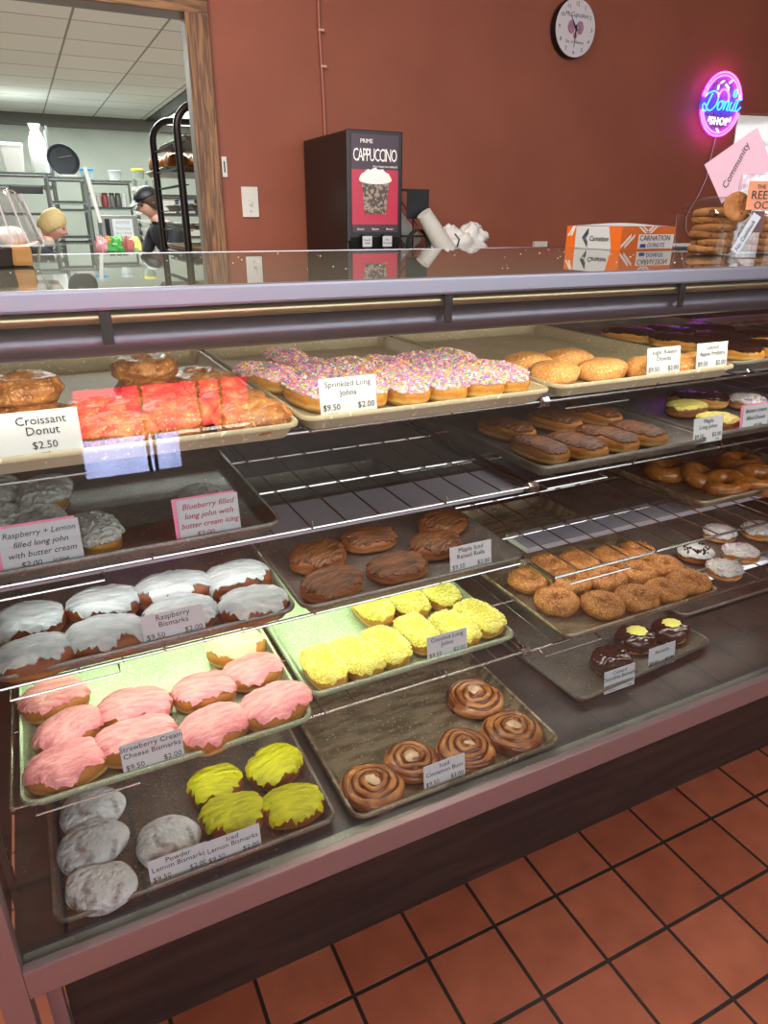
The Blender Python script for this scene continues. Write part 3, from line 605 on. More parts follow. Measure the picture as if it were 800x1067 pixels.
tray('rainbow', ZA+F, [(.365, 1.225, 'leftmost, lying askew', dict(rz=.35)), (.400, 1.075, 'front one left of the price card,', dict(rz=.12)), (.472, 1.058, 'second in the front row'), (.544, 1.050, 'third in the front row'), (.615, 1.045, 'fourth in the front row'), (.686, 1.035, 'fifth in the front row'), (.750, 1.05, 'rightmost in the front row'),
  (.450, 1.210, 'second in the rear row'), (.522, 1.195, 'third in the rear row'), (.594, 1.19, 'fourth in the rear row'), (.666, 1.185, 'fifth in the rear row'), (.735, 1.195, 'rightmost in the rear row'), (.450, 1.36, 'backmost')],
  'sprinkled long johns', ' of the rainbow-sprinkled long johns', rz0=0, rj=.05, sj=.03, s=1.03)
tray('croissring', ZA+F, [(-.042, 1.235, 'rear left behind the name card,'), (-.030, 1.130, 'lower left behind the name card,'), (-.03, 1.140, 'upper left behind the name card,', dict(dz=.036)), (.068, 1.085, 'lone low one right of the name card,'), (.160, 1.235, 'lower rear one of the middle stack,'), (.158, 1.240, 'upper rear one of the middle stack,', dict(dz=.034)),
  (.155, 1.135, 'front one of the middle stack,'), (.248, 1.260, 'rear one of the right heap,'), (.245, 1.160, 'middle one of the right heap,', dict(dz=.01)), (.262, 1.060, 'third one of the right heap,'), (.265, .970, 'front right corner'), (.165, 1.020, 'front middle'), (.080, .985, 'front left')],
  'croissant donuts', ' croissant donut on the top left tray', rj=1, s=1.05)
tray('sugar', ZA+F, [(.895, 1.150, 'rear left'), (.885, 1.05, 'front left', dict(rz=.3)), (.985, 1.03, 'just left of the price cards,'), (.99, 1.14, 'rear, second from left'), (1.085, 1.005, 'behind and left of the sugar donut card,'), (1.165, .995, 'between the two price cards,'), (1.22, 1.0, 'right, by the second card')], 'sugar donuts', ' raised sugar donut, top tray', rz0=.2)
tray('choclong', ZA+F, [(1.36, 1.34, 'leftmost'), (1.385, 1.20, 'front left'), (1.40, 1.07, 'frontmost'), (1.48, 1.33, 'rear second'), (1.50, 1.18, 'middle'), (1.50, 1.05, 'front right'), (1.60, 1.30, 'rear right'), (1.62, 1.15, 'right edge')], 'chocolate long johns', ' glossy chocolate-iced long john, top right tray', rz0=.35, rj=.08)

# ---------------------------------------------------------------- price cards
def card(x, y, z, lines, label, w_=.090, h=.056, lean=-8, rz=0, hand=False, m='card', back=None, ink='ink', name='price_card', cat='price card'):
    t = thing(name, label, cat, (x, y, z), group='price cards in the case', rot=(R(lean), 0, R(rz)))
    MB().box(-w_/2, w_/2, 0, .0008, .001, h).build('card', MT[m], t, False)
    if back: MB().box(-w_/2-.006, w_/2-.004, .0012, .002, .003, h+.003).build('backing_card', MT[back], t, False, label='bright pink card peeping out behind')
    MB().box(-w_*.3, w_*.3, .0008, .022, 0, .0012).build('card_foot', MT['clear'], t, False)
    tm = text_mb([(s, px*w_, py*h, sz, al) for s, px, py, sz, al in lines], 1, shear=.25 if hand else 0, ext=.0001 if not hand else .0002)
    tm.v = [(a, b, c+.0004) for a, b, c in tm.v]
    xf(tm, STAND).build('lettering', MT[ink], t, False)
    return t
def std(n1, n2, p1='$9.50', p2='$2.00'):
    L = [(n1, 0, .78 if n2 else .68, .0125, 'CENTER')]
    if n2: L.append((n2, 0, .56, .0125, 'CENTER'))
    L += [(p1, -.46, .22, .0125, 'LEFT'), ('1/2 doz.', -.36, .08, .006, 'LEFT'), (p2, .46, .22, .0125, 'RIGHT'), ('each', .40, .08, .006, 'RIGHT')]
    return L
card(-.022, .915, ZA+.017, [('Croissant', .1, .72, .0145, 'CENTER'), ('Donut', .1, .50, .0145, 'CENTER'), ('$2.50', .1, .2, .013, 'CENTER'), ('each', .1, .07, .006, 'CENTER')], 'white card reading Croissant Donut in the top left tray', w_=.106, h=.058)
card(.405, .935, ZA+.015, std('Sprinkled Long', 'Johns'), 'white card reading Sprinkled Long Johns', w_=.092, h=.060)
card(1.060, .945, ZA+.015, std('Sugar Raised', 'Donuts'), 'white card reading Sugar Raised Donuts', w_=.085)
card(1.190, .945, ZA+.015, std('Glazed', 'Apple Fritters'), 'white card reading Apple Fritters on the top tray', w_=.085)
card(1.262, .978, ZB+.014, std('Maple', 'Long Johns'), 'white card at the right end of the brown long john tray', w_=.088)
card(1.44, 1.0, ZB+.016, [('Butter cream', 0, .72, .013, 'CENTER'), ('filled Donut', 0, .42, .013, 'CENTER'), ('$2.00', .1, .1, .012, 'CENTER')], 'white and pink handwritten card at the right edge', w_=.085, hand=True, back='pinkcard', name='handwritten_card')
card(.187, .958, ZB+.016, [('Blueberry filled', 0, .76, .0125, 'CENTER'), ('long john with', 0, .53, .0125, 'CENTER'), ('butter cream icing', 0, .30, .0115, 'CENTER'), ('$2.00', -.1, .06, .012, 'CENTER')], 'white card handwritten in red, Blueberry filled long john', w_=.090, h=.062, hand=True, back='pinkcard', ink='redink', name='handwritten_card')
card(-.040, .958, ZB+.016, [('Raspberry + Lemon', 0, .76, .0112, 'CENTER'), ('filled long john', 0, .53, .0115, 'CENTER'), ('with butter cream', 0, .30, .0115, 'CENTER'), ('$2.00    icing', 0, .07, .0115, 'CENTER')], 'white card handwritten in black, Raspberry and Lemon filled long john', w_=.100, h=.062, hand=True, back='pinkcard', name='handwritten_card')
card(.117, .961, ZC+.012, std('Raspberry', 'Bismarks'), 'white card reading Raspberry Bismarks', w_=.093, h=.052)
card(.655, .955, ZC+.012, std('Maple Iced', 'Raised Rolls'), 'white card reading Maple Iced Raised Rolls')
card(.622, .970, ZDd+.010, std('Coconut Long', 'Johns'), 'white card reading Coconut Long Johns')
card(.055, .912, ZDd+.012, std('Strawberry Cream', 'Cheese Bismarks'), 'white card reading Strawberry Cream Cheese Bismarks', w_=.092, h=.058)
card(.064, .852, ZE+.008, std('Powder', 'Lemon Bismarks'), 'white card reading Powder Lemon Bismarks', w_=.092, h=.052)
card(.150, .849, ZE+.009, std('Iced', 'Lemon Bismarks'), 'white card reading Iced Lemon Bismarks, overlapping the powder card', w_=.092, h=.052)
card(.543, .835, ZE+.010, std('Iced', 'Cinnamon Buns', p2='$3.00'), 'white card reading Iced Cinnamon Buns', w_=.088)
card(1.048, .916, ZE+.004, std('Custard', 'Chocolate Bismarks'), 'white card before the plain chocolate pastry, Chocolate Bismarks', w_=.090)
card(1.203, .940, ZE+.004, std('Bismarks', ''), 'white card at the right of the chocolate pastries', w_=.085)
#COUNTER
# ---------------------------------------------------------------- on the counter
# flat bakery box
t = thing('bakery_box', 'orange and white cardboard bakery box lying on the counter top', 'box', (1.31, 1.36, ZT))
bw, bd, bh = .175, .20, .054
orange = mat('orange_print', 'dd6a1e', .5); blue = mat('blue_print', '2a4a8c', .5)
MB().box(0, bw, 0, bd, 0, bh, b=.003).build('carton', MT['card'], t)
lid = MB(); rg = [(x, bd*.5-math.cos(0)*0, 0) for x in (0,)]
nx = 12; vs = []; 
for i in range(nx+1):
    for j in range(nx+1):
        u, v_ = i/nx, j/nx; vs.append((bw*u, bd*v_, bh+.0008+.007*math.sin(PI*u)*math.sin(PI*v_)))
lid.add(vs, [(i*(nx+1)+j, (i+1)*(nx+1)+j, (i+1)*(nx+1)+j+1, i*(nx+1)+j+1) for i in range(nx) for j in range(nx)]); lid.build('lid', MT['card'], t)
pr = MB(); pl_ = MB()
def fx(poly, mi=0): pr.prism(poly, 0, .0006+.0006*mi, mi, Matrix.Translation((0, -.0001, 0)) @ STAND)   # front (-Y) face
LM = Matrix(((0, 0, -1, -.0001), (-1, 0, 0, 0), (0, 1, 0, 0), (0, 0, 0, 1)))                        # left (-X) face, u runs towards -Y
def lx(poly, mi=0): pl_.prism(poly, 0, .0006+.0006*mi, mi, Matrix.Translation((0, bd, 0)) @ LM)
# left face: orange ends with white chevrons; right (front) face: orange with white stripes and label
lx([(0, 0), (.035, 0), (.035, bh), (0, bh)]); lx([(.17, 0), (.2, 0), (.2, bh), (.155, bh)])
fx([(0, 0), (.175, 0), (.175, bh), (0, bh)])
for k in range(2):
    lx([(.004+k*.012, .030), (.024+k*.004, bh), (.030+k*.004, bh), (.010+k*.012, .030)], 1)
    fx([(.0+k*.012, .004), (.030+k*.012, .030), (.030+k*.012, .037), (.0+k*.012, .011)], 1)
    fx([(.05+k*.012, bh), (.074+k*.012, .038), (.081+k*.012, .038), (.057+k*.012, bh)], 1)
    fx([(.075+k*.012, .038), (.096+k*.012, bh), (.103+k*.012, bh), (.082+k*.012, .038)], 1)
fx([(.055, .003), (.173, .003), (.173, .036), (.055, .036)], 1)
pl_.build('side_pattern', [orange, mat('box_white_b', 'e8e4de', .5)], t, False)
pr.build('printed_pattern', [orange, mat('box_white', 'e8e4de', .5)], t, False)
tm = text_mb([('CARNATION', .058, .022, .0175, 'LEFT')], 1, ext=.0002); xf(tm, Matrix.Translation((0, -.0018, 0)) @ STAND).build('lettering', mat('brown_print', '5a2a22', .5), t, False)
tm = text_mb([('DONUTS', .085, .007, .014, 'LEFT')], 1, shear=.2); xf(tm, Matrix.Translation((0, -.0018, 0)) @ STAND); tm.prism([(.062, .006), (.080, .006), (.080, .014), (.062, .014)], 0, .0004, 0, Matrix.Translation((0, -.0018, 0)) @ STAND); tm.build('lettering', blue, t, False)
lg = MB(); M2 = Matrix.Translation((-.0012, bd, 0)) @ LM
for k in range(3):
    a = .005*k
    lg.prism([(.062-.0+a*.0+a, .027), (.082, .049-a), (.084, .047-a), (.065+a, .027), (.084, .007+a), (.082, .005+a)], 0, .0005, 0, Matrix.Translation((-.0002, 0, 0)) @ M2)
tm = text_mb([('Carnation', .088, .020, .017, 'LEFT')], 1, shear=.25)
lg.add([tuple(M2 @ Vector(v)) for v in tm.v], tm.f); lg.build('emblem', mat('grey_print', '3e4450', .5), t, False)
# papers lying on the counter
for k, (x, y, rz) in enumerate(((1.56, 1.50, .2), (1.62, 1.46, -.1))):
    t_ = MB().box(-.11, .11, -.07, .07, 0, .004, b=.001).build('paper_sheet', MT['card'], None, False, label=('stack of white papers right behind the orange bakery box', 'stack of white papers under the cookie container side')[k], cat='paper', group='papers on the counter')
    t_.location = (x, y, ZT+.0001+k*.0045); t_.rotation_euler = (0, 0, rz)
# cookie containers
def cookies(x, y, n, lab, gname, r=.045, rz=0):
    t = thing('clamshell_container', lab, 'container', (x, y, ZT), rz, 'clear cookie containers')
    h = .080; w2 = .062
    MB().loft([rrect(2*w2-.012, 2*w2-.012, .02, .001), rrect(2*w2, 2*w2, .022, h)], cap=False).build('tub', MT['clear'], t)
    MB().loft([rrect(2*w2+.03, 2*w2+.03, .02, h), rrect(2*w2+.03, 2*w2+.03, .02, h+.002), rrect(2*w2, 2*w2, .02, h+.002), rrect(2*w2, 2*w2, .02, h)], closed=True).build('rim', MT['clear'], t)
    MB().loft([rrect(2*w2, 2*w2, .022, h+.002), rrect(2*w2-.01, 2*w2-.01, .03, h+.018), rrect(2*w2-.05, 2*w2-.05, .03, h+.032), rrect(.02, .02, .008, h+.034)], cap=False).build('domed_lid', MT['clear'], t)
    for k in range(n):
        if ('ck', k % 3) not in PANME: PANME[('ck', k % 3)] = Puck(r, r, .0195, k+3, 2, .08, flat=.3).dough(36, 14).mesh('cookie', MT['cookie'])
        o = bpy.data.objects.new('cookie', PANME[('ck', k % 3)]); COL.objects.link(o); o.location = (x+.003*math.sin(k*2), y+.003*math.cos(k*3), ZT+.002+k*.0142); o.rotation_euler = (.04*math.sin(k), .04*math.cos(k*2), k)
        nm = ['bottom', 'second from the bottom', 'third from the bottom', 'fourth from the bottom', 'fifth from the bottom', 'top'][k]
        tag(o, nm+' cookie of the stack in the '+gname, 'cookie', 'cookies in the clear containers')
cookies(1.335, 1.12, 6, 'clear plastic clamshell holding a stack of six cookies', 'left clear container', rz=.1)
cookies(1.50, 1.13, 5, 'clear plastic container of cookies cut off by the right edge', 'container at the right edge', rz=.1)
# clear bag with orange label leaning in front
t = thing('cookie_bag', 'crumpled clear bag with an orange label between the cookie containers', 'bag', (1.283, .995, ZT), rot=(R(-4), 0, R(-20)))
m_ = MB(); rg = []
for j in range(12):
    u = j/11; rg.append([((.040-.012*u+.004*noise.noise(Vector((u*6, k*.9, 1))))*math.cos(2*PI*k/20), (.020-.015*u)*math.sin(2*PI*k/20)+.004*noise.noise(Vector((u*7, k, 4))), .15*u) for k in range(20)])
m_.loft(rg, cap=True).build('bag_film', MT['clear'], t)
MB().box(-.026, .026, -.026, -.0255, .085, .135).build('label', mat('orange_label', 'd68a5c', .5), t, False)
tm = text_mb([('THE', 0, .122, .010, 'CENTER'), ('REE', -.002, .104, .021, 'CENTER'), ('OC', .004, .087, .019, 'CENTER')], 1); xf(tm, Matrix.Translation((0, -.0265, 0)) @ STAND).build('lettering', MT['ink'], t, False)
MB().box(-.012, .014, -.027, -.0265, .045, .083).build('label', mat('dark_red_label', '5a2428', .5), t, False)
st = MB().box(-.009, .009, -.0006, 0, 0, .075).build('tag_strip', MT['card'], t, False); st.location = (-.038, -.030, .01); st.rotation_euler = (0, R(28), 0)
tm = text_mb([('No Cashback', 0, 0, .011, 'LEFT')], 1, shear=.2); tm = xf(tm, Matrix.Translation((0, -.001, 0)) @ STAND @ Matrix.Translation((.004, .003, 0)) @ Matrix.Rotation(R(90), 4, 'Z')); l_ = tm.build('lettering', MT['ink'], t, False); l_.location = (-.038, -.030, .01); l_.rotation_euler = (0, R(28), 0)
p = Puck(.03, .03, .012, 3, 2, .1); bc = xf(p.dough(24, 10), Matrix.Translation((-.03, 0, .09)) @ Matrix.Rotation(R(75), 4, 'X')).build('cookie', MT['cookie'], t)
# pink sheet and acrylic sign holder
t = thing('paper_sign', 'pale pink tilted paper sign with handwritten Community', 'sign', (1.60, 1.30, ZT), rot=(0, 0, R(-22)))
m_ = MB().box(-.070, .070, -.0004, .0004, -.052, .052); xf(m_, Matrix.Translation((.0, 0, .19)) @ Matrix.Rotation(R(-35), 4, 'Y')).build('sheet', MT['palepink'], t, False)
tm = text_mb([('Community', 0, 0, .022, 'CENTER')], 1, shear=.2); xf(tm, Matrix.Translation((-.012, -.001, .180)) @ Matrix.Rotation(R(-68), 4, 'Y') @ STAND @ Matrix.Translation((.01, -.006, 0))).build('lettering', MT['ink'], t, False)
MB().box(-.004, .004, .001, .004, 0, .19).build('stand', MT['clear'], t, False)
t = thing('sign_holder', 'clear upright sign holder with white sheet at the right edge', 'sign', (1.86, 1.40, ZT), rot=(R(-5), 0, R(-15)))
MB().box(-.115, .115, 0, .001, .02, .325).build('sheet', MT['dwhite'], t, False)
MB().box(-.12, .12, -.003, -.001, 0, .33).box(-.12, .12, -.003, .06, 0, .003).build('acrylic_panel', MT['clear'], t, False)
tl = []
for k in range(6): tl.append(('Thank you please ask', 0, .215-k*.022, .012, 'CENTER'))
tm = text_mb([('Buckets of', -.0, .255, .015, 'CENTER'), ('donuts', -.0, .232, .015, 'CENTER')], 1); xf(tm, Matrix.Translation((0, -.0008, 0)) @ STAND).build('lettering', MT['grey'], t, False)
# cake container at the left
t = thing('cake_container', 'clear ribbed cake tub holding dark cake with white topping, left end', 'container', (-.062, 1.25, ZT))
rb = []
def ribring(w_, z, a): 
    pts = rrect(w_, w_, .03, z, 12); return [(x*(1+a*math.sin(i*1.9)), y*(1+a*math.sin(i*1.9)), z) for i, (x, y, z) in enumerate(pts)]
MB().loft([rrect(.17, .17, .03, .001, 8), rrect(.185, .185, .03, .030, 8)], cap=False).build('tub', MT['clear'], t)
MB().loft([rrect(.225, .225, .03, .030, 8), rrect(.225, .225, .03, .033, 8), rrect(.185, .185, .03, .033, 8), rrect(.185, .185, .03, .030, 8)], closed=True).build('rim', MT['clear'], t)
MB().loft([ribring(.19, .033, .0), ribring(.175, .05, .02), ribring(.15, .098, .025), ribring(.135, .104, .02), ribring(.03, .106, 0)], cap=False).build('ribbed_lid', glass_mat('ribbed_plastic', (.90, .87, .88, 1), f0=.06, rough=.06), t)
m_ = MB()
for k in range(9):
    u = -.076+.019*k
    for a in range(4):
        c_, s_ = math.cos(a*PI/2), math.sin(a*PI/2); q = lambda x, y, z: (x*c_-y*s_, x*s_+y*c_, z)
        m_.tube([q(u, -.096, .035), q(u*.93, -.090, .052), q(u*.80, -.077, .098)], .0016, 6)
        if a % 2 == 0: m_.tube([q(u*.80, -.077, .099), q(u*.80, 0, .106)], .0014, 6)
m_.build('lid_ribs', mat('rib_highlight', 'cfc6cb', .2, alpha=.55), t)  # pale rib colour stands for white highlights on the clear lid
MB().lathe([(.078, .003), (.080, .026), (.078, .028)], 40, sx=1, sy=1).build('cake', mat('dark_chocolate_cake', '2c1614', .6, bump=.6, bscale=90), t)
mm = MB()
for k in range(11):
    a = 2*PI*k/11; q = Puck(.017, .017, .03, k, 2, .2, flat=.9).dough(16, 10); mm.add([(x+.058*math.cos(a), y+.058*math.sin(a), z+.027) for x, y, z in q.v], q.f)
mm.build('cream_topping', mat('whipped_cream', 'f0ece0', .5), t)
m_ = MB()
for k in range(7):
    a = 2*PI*k/7; m_.box(.03*math.cos(a)-.004, .03*math.cos(a)+.004, .03*math.sin(a)-.012, .03*math.sin(a)+.012, .03, .075)
m_.build('chocolate_shards', mat('purple_black_chocolate', '28202e', .3), t)
MB().box(.050, .078, -.06, .03, .002, .030, b=.006).build('orange_slice', mat('orange_cake', 'd89a4a', .5), t)

# ---------------------------------------------------------------- along the red wall
t = thing('back_counter', 'low back counter standing against the red wall', 'counter', (0, 0, 0))
MB().box(.95, 4.2, 2.42, 2.99, .94, .98, b=.004).build('worktop', MT['grey'], t)
MB().box(.97, 4.18, 2.46, 2.99, .08, .94).box(1.0, 4.15, 2.5, 2.99, 0, .08).build('body', MT['kick'], t, False)
for k in range(5): MB().box(.98+k*.64, 1.60+k*.64, 2.44, 2.46, .10, .92, b=.003).build('cabinet_door', MT['kick'], t)
ZK = .98
t = thing('cappuccino_machine', 'tall black cappuccino dispenser with a red illuminated front panel', 'coffee machine', (1.213, 2.55, ZK))
H_ = 1.634-ZK
MB().box(-.109, .109, 0, .43, .0, H_, b=.006).build('body', MT['black'], t, ang=30)
MB().box(-.112, .112, -.014, .0, .285, H_+.002, b=.004).build('front_frame', MT['black'], t)
MB().box(-.1, .1, -.08, .0, 0, .03, b=.004).build('drip_tray', MT['darkmetal'], t)
MB().loft([[(x, -.018-.020*math.sin(a), .26+.04*math.cos(a)) for x, a in [(-.1, 0), (.1, 0)]]+[(.1, -.005, .22), (-.1, -.005, .22)], [(-.1, -.0, .30), (.1, -.0, .30), (.1, 0, .20), (-.1, 0, .20)]]).build('dispenser_cowl', MT['black'], t, False)
cherry = mat('poster_red', 'a8243c', .35, emit='b02844', es=.35); cold = mat('poster_dark', '3c2a36', .35, emit='3c2a36', es=.3)
ps = MB().box(-.094, .094, -.0158, -.0146, .335, H_-.012); ps.build('poster', cherry, t, False, label='lit red poster with a cup of cappuccino')
MB().box(-.094, .094, -.0164, -.0158, H_-.125, H_-.012).build('poster_band', cold, t, False); MB().box(-.094, .094, -.0164, -.0158, .318, .345).build('poster_band', cold, t, False)
cup = MB(); cz = .37
prof = [(-.043, .01), (-.055, .12), (.055, .12), (.043, .01)]
cup.prism([(a, b+cz) for a, b in prof], 0, .0006, 0, Matrix.Translation((0, -.0164, 0)) @ STAND)
cup.build('poster_cup', mat('poster_cup_tan', '9a8878', .4, emit='9a8878', es=.25, var='1c1418', vscale=90, thr=(.48, .52)), t, False)
fo = MB(); pl = []
for k in range(40):
    a = 2*PI*k/40; rx_ = .066; ry_ = .014; y_ = ry_*math.sin(a)
    if y_ > 0: y_ = (.038*math.sin(a)**1.2)*(1+.1*math.sin(k*2))
    pl.append((rx_*math.cos(a), cz+.125+y_))
fo.prism(pl, 0, .0006, 0, Matrix.Translation((0, -.0172, 0)) @ STAND); fo.build('poster_foam', mat('poster_foam', 'ddd8d2', .4, emit='ddd8d2', es=.4), t, False)
tm = text_mb([('CAPPUCCINO', 0, H_-.088, .040, 'CENTER')], 1, spacing=.82); tm.v = [(x*.80, (y-(H_-.088))*1.5+H_-.098, z) for x, y, z in tm.v]
t2 = text_mb([('PRIME', -.035, H_-.040, .019, 'CENTER'), ("IT'S A TREAT IN A MINUTE", .04, H_-.118, .0085, 'CENTER')], 1); tm.add(t2.v, t2.f)
for k in range(3):
    t2 = text_mb([('flavours', -.06+.06*k, .326, .009, 'CENTER')], 1); tm.add(t2.v, t2.f)
xf(tm, Matrix.Translation((0, -.0170, 0)) @ STAND).build('lettering', mat('poster_letter', 'e6e2da', .4, emit='e6e2da', es=.4), t, False)
for k, x in enumerate((-.045, .038)):
    MB().box(x-.019, x+.019, -.042, -.040, .268, .305).build('flavour_label', MT['card'], t, False)
    tm = text_mb([(('French', 'Hot')[k], x, .289, .0095, 'CENTER'), (('Vanilla', 'Chocolate')[k], x, .278, .0085, 'CENTER')], 1); xf(tm, Matrix.Translation((0, -.0425, 0)) @ STAND).build('lettering', MT['ink'], t, False)
    MB().box(x-.012, x+.012, -.04, -.001, .25, .31).build('push_button', MT['black'], t, False)
# black wire organiser with cups leaning
t = thing('cup_rack', 'black wire rack beside the cappuccino machine', 'rack', (1.42, 2.62, ZK))
k_ = MB()
for x in (-.065, .065):
    for y in (0, .12): k_.tube([(x, y, 0), (x, y, .47)], .003, 6)
for z in (.02, .16, .3, .47):
    k_.tube([(-.065, 0, z), (.065, 0, z), (.065, .12, z), (-.065, .12, z)], .0025, 6, closed=True)
for a, b_ in (((-.065, 0, .02), (.065, 0, .3)), ((.065, 0, .02), (-.065, 0, .3)), ((-.065, 0, .3), (.065, 0, .16)), ((-.065, 0, .44), (.02, 0, .34))): k_.tube([a, b_], .002, 6)
k_.build('wire_frame', MT['blackmatte'], t)
MB().box(-.030, .068, -.004, 0, .365, .472, b=.002).build('sign_plate', MT['blackmatte'], t)
k_ = MB()
for q in range(4): k_.tube([(.01+.045*math.cos(a)+.004*q, -.012-.004*q, .27+.055*math.sin(a)) for a in [R(-60+18*i) for i in range(17)]], .0025, 6)
k_.build('cord_loops', MT['blackmatte'], t)
def cupst(x, z, L, lab, ang, y=2.585):
    t = thing('foam_cup_stack', lab, 'cups', (x, y, z), rot=(0, R(ang), 0), group='foam cup stacks beside the machine')
    m_ = MB().lathe([(.030, 0), (.040, L), (.043, L), (.043, L+.004), (.037, L+.004), (.028, .01)], 24); m_.build('cup', MT['dwhite'], t)
    for q in range(4): MB().lathe([(.040, L+.004+q*.008), (.044, L+.006+q*.008), (.041, L+.010+q*.008)], 24).build('cup_rim', MT['dwhite'], t)
cupst(1.37, ZK+.445, .20, 'white foam cup stack slanting behind the black wire rack, upper', 140, 2.80)
cupst(1.44, ZK+.385, .17, 'white printed foam cup stack slanting in front of the black wire rack, lower', 142, 2.57)
t = thing('plastic_bag', 'crumpled white plastic bag lying right of the black wire rack', 'bag', (1.63, 2.62, ZK+.24))
def blob(rx, ry, rz_, seed, amp, n=28, m=18, sc=2.2):
    rg = []
    for j in range(m+1):
        ph = -PI/2+.02+(PI-.04)*j/m; rg.append([])
        for k in range(n):
            th = 2*PI*k/n; d = Vector((math.cos(th)*math.cos(ph), math.sin(th)*math.cos(ph), math.sin(ph)))
            f = 1+amp*noise.noise(d*sc+Vector((seed, seed*2, 0)))+amp*.7*abs(noise.noise(d*sc*2.3+Vector((0, seed, 5))))
            rg[-1].append((d.x*rx*f, d.y*ry*f, d.z*rz_*f))
    return MB().loft(rg)
bag = mat('bag_white', 'dcdcdc', .4, bump=.5, bscale=40)
b1 = blob(.12, .07, .085, 3, .35, 40, 26, 1.6); b2 = blob(.06, .045, .06, 8, .4, 40, 26, 1.6); b1.add([(x+.07, y, z+.045) for x, y, z in b2.v], b2.f); b3 = blob(.022, .02, .035, 4, .5); b1.add([(x-.045, y, z+.065) for x, y, z in b3.v], b3.f)
b1.v = [(x, y, max(z, -.068)) for x, y, z in b1.v]
b1.build('bag_body', bag, t, ang=60); MB().tube([(-.09, -.06, -.03), (-.05, -.07, .0), (-.03, -.062, .05), (-.05, -.058, .07)], .003, 6).build('bag_tie', MT['blackmatte'], t)
MB().box(1.52, 1.78, 2.50, 2.76, ZK, ZK+.17, b=.003).build('cardboard_box', mat('cardboard', '8f6b48', .7), None, label='plain cardboard box under the crumpled white plastic bag', cat='box')
MB().box(1.50, 1.54, 2.65, 2.72, ZK, ZK+.22, b=.006).build('napkin_box', MT['dwhite'], None, label='slim white box standing below the foam cup stacks', cat='box')

# wall fittings
sw = thing('switch_plate', 'white light switch plate on the red wall beside the oak frame', 'switch', (.872, 2.9985, 1.405))
MB().box(-.034, .034, -.006, 0, -.056, .056, b=.002).build('plate', MT['dwhite'], sw); MB().box(-.005, .005, -.014, -.006, -.010, .012, b=.001).build('toggle', MT['dwhite'], sw)
MB().cyl((0, 0, 0), .003, .002, 10).build('screw', MT['darkmetal'], sw).location = (0, -.007, -.035)
sw = thing('door_latch_plate', 'small white slotted plate on the wall near the oak frame', 'plate', (.778, 2.9985, 1.53))
MB().box(-.010, .010, -.004, 0, -.036, .036, b=.001).build('plate', MT['dwhite'], sw); MB().box(-.0025, .0025, -.005, -.004, -.02, .02).build('slot', MT['darkmetal'], sw, False)
sw = thing('outlet_box', 'small white outlet low on the wall left of the bakery box', 'outlet', (2.345, 2.9985, 1.19)); MB().box(-.04, .04, -.02, 0, -.055, .055, b=.004).build('plate', MT['dwhite'], sw); MB().box(-.012, .012, -.022, -.02, .01, .03).build('socket', MT['darkmetal'], sw, False)
cb = thing('wall_cable', 'thin reddish cable running up the wall above the cappuccino machine', 'cable', (1.2, 2.99, 0))
pts = [(.0-.008+.012*math.sin((z-1.2)*4)+.03*max(0, z-2.0), 0, z) for z in [1.3+.05*i for i in range(33)]]
MB().tube(pts, .0045, 8).build('cable', mat('painted_cable', 'a86a5c', .5), cb)
for x, z in ((.004, 1.9), (-.002, 2.02)): MB().box(x-.012, x+.012, -.006, .004, z-.004, z+.004, b=.001).build('cable_clip', mat('clip', 'c9a090', .5), cb)
# clock
ck = thing('wall_clock', 'round white wall clock with pink donut picture, high on the red wall', 'clock', (2.422, 2.965, 2.142), rot=(R(90), 0, 0))
MB().lathe([(.111, -.034), (.116, -.030), (.116, -.004), (.113, 0), (.108, 0)], 48).build('case', MT['black'], ck)
MB().lathe([(.112, .0), (.112, .0012)], 48).build('face', mat('clock_face', 'd5d0d2', .5), ck, False)
nm = []
for k in range(12):
    a = R(90-30*(k+1)); nm.append((str(k+1), .092*math.cos(a), .092*math.sin(a)-.008, .023, 'CENTER'))
text_mb(nm, 1).build('numerals', MT['ink'], ck, False).location = (0, 0, .0014)
text_mb([('McCupcakes', 0, .042, .026, 'CENTER')], 1, shear=.3).build('lettering', MT['ink'], ck, False).location = (0, 0, .0014)
text_mb([('Est. in Heaven', 0, -.058, .018, 'CENTER')], 1, shear=.3).build('lettering', MT['ink'], ck, False).location = (0, 0, .0014)
dn = MB()
for sx_ in (-1, 1): dn.prism([(sx_*.024+.021*math.cos(2*PI*k/24)*(1+.08*math.sin(k*2.2)), .003+.026*math.sin(2*PI*k/24)) for k in range(24)], 0, .0006)
dn.prism([(.012*math.cos(2*PI*k/16), -.028+.012*math.sin(2*PI*k/16)) for k in range(16)], 0, .0005)
dn.build('picture', mat('clock_pink', 'b08498', .6, var='8c6a80', vscale=60), ck, False).location = (0, 0, .0014)
def hand(a, L, w_): 
    d = Vector((math.cos(a), math.sin(a))); n = Vector((-d.y, d.x))*w_; return [tuple(-d*.012+n), tuple(-d*.012-n), tuple(d*L-n*.3), tuple(d*L+n*.3)]
MB().prism(hand(R(126), .055, .0035), .003, .004).build('hour_hand', MT['black'], ck, False)
MB().prism(hand(R(-93), .075, .0028), .005, .006).build('minute_hand', MT['black'], ck, False)
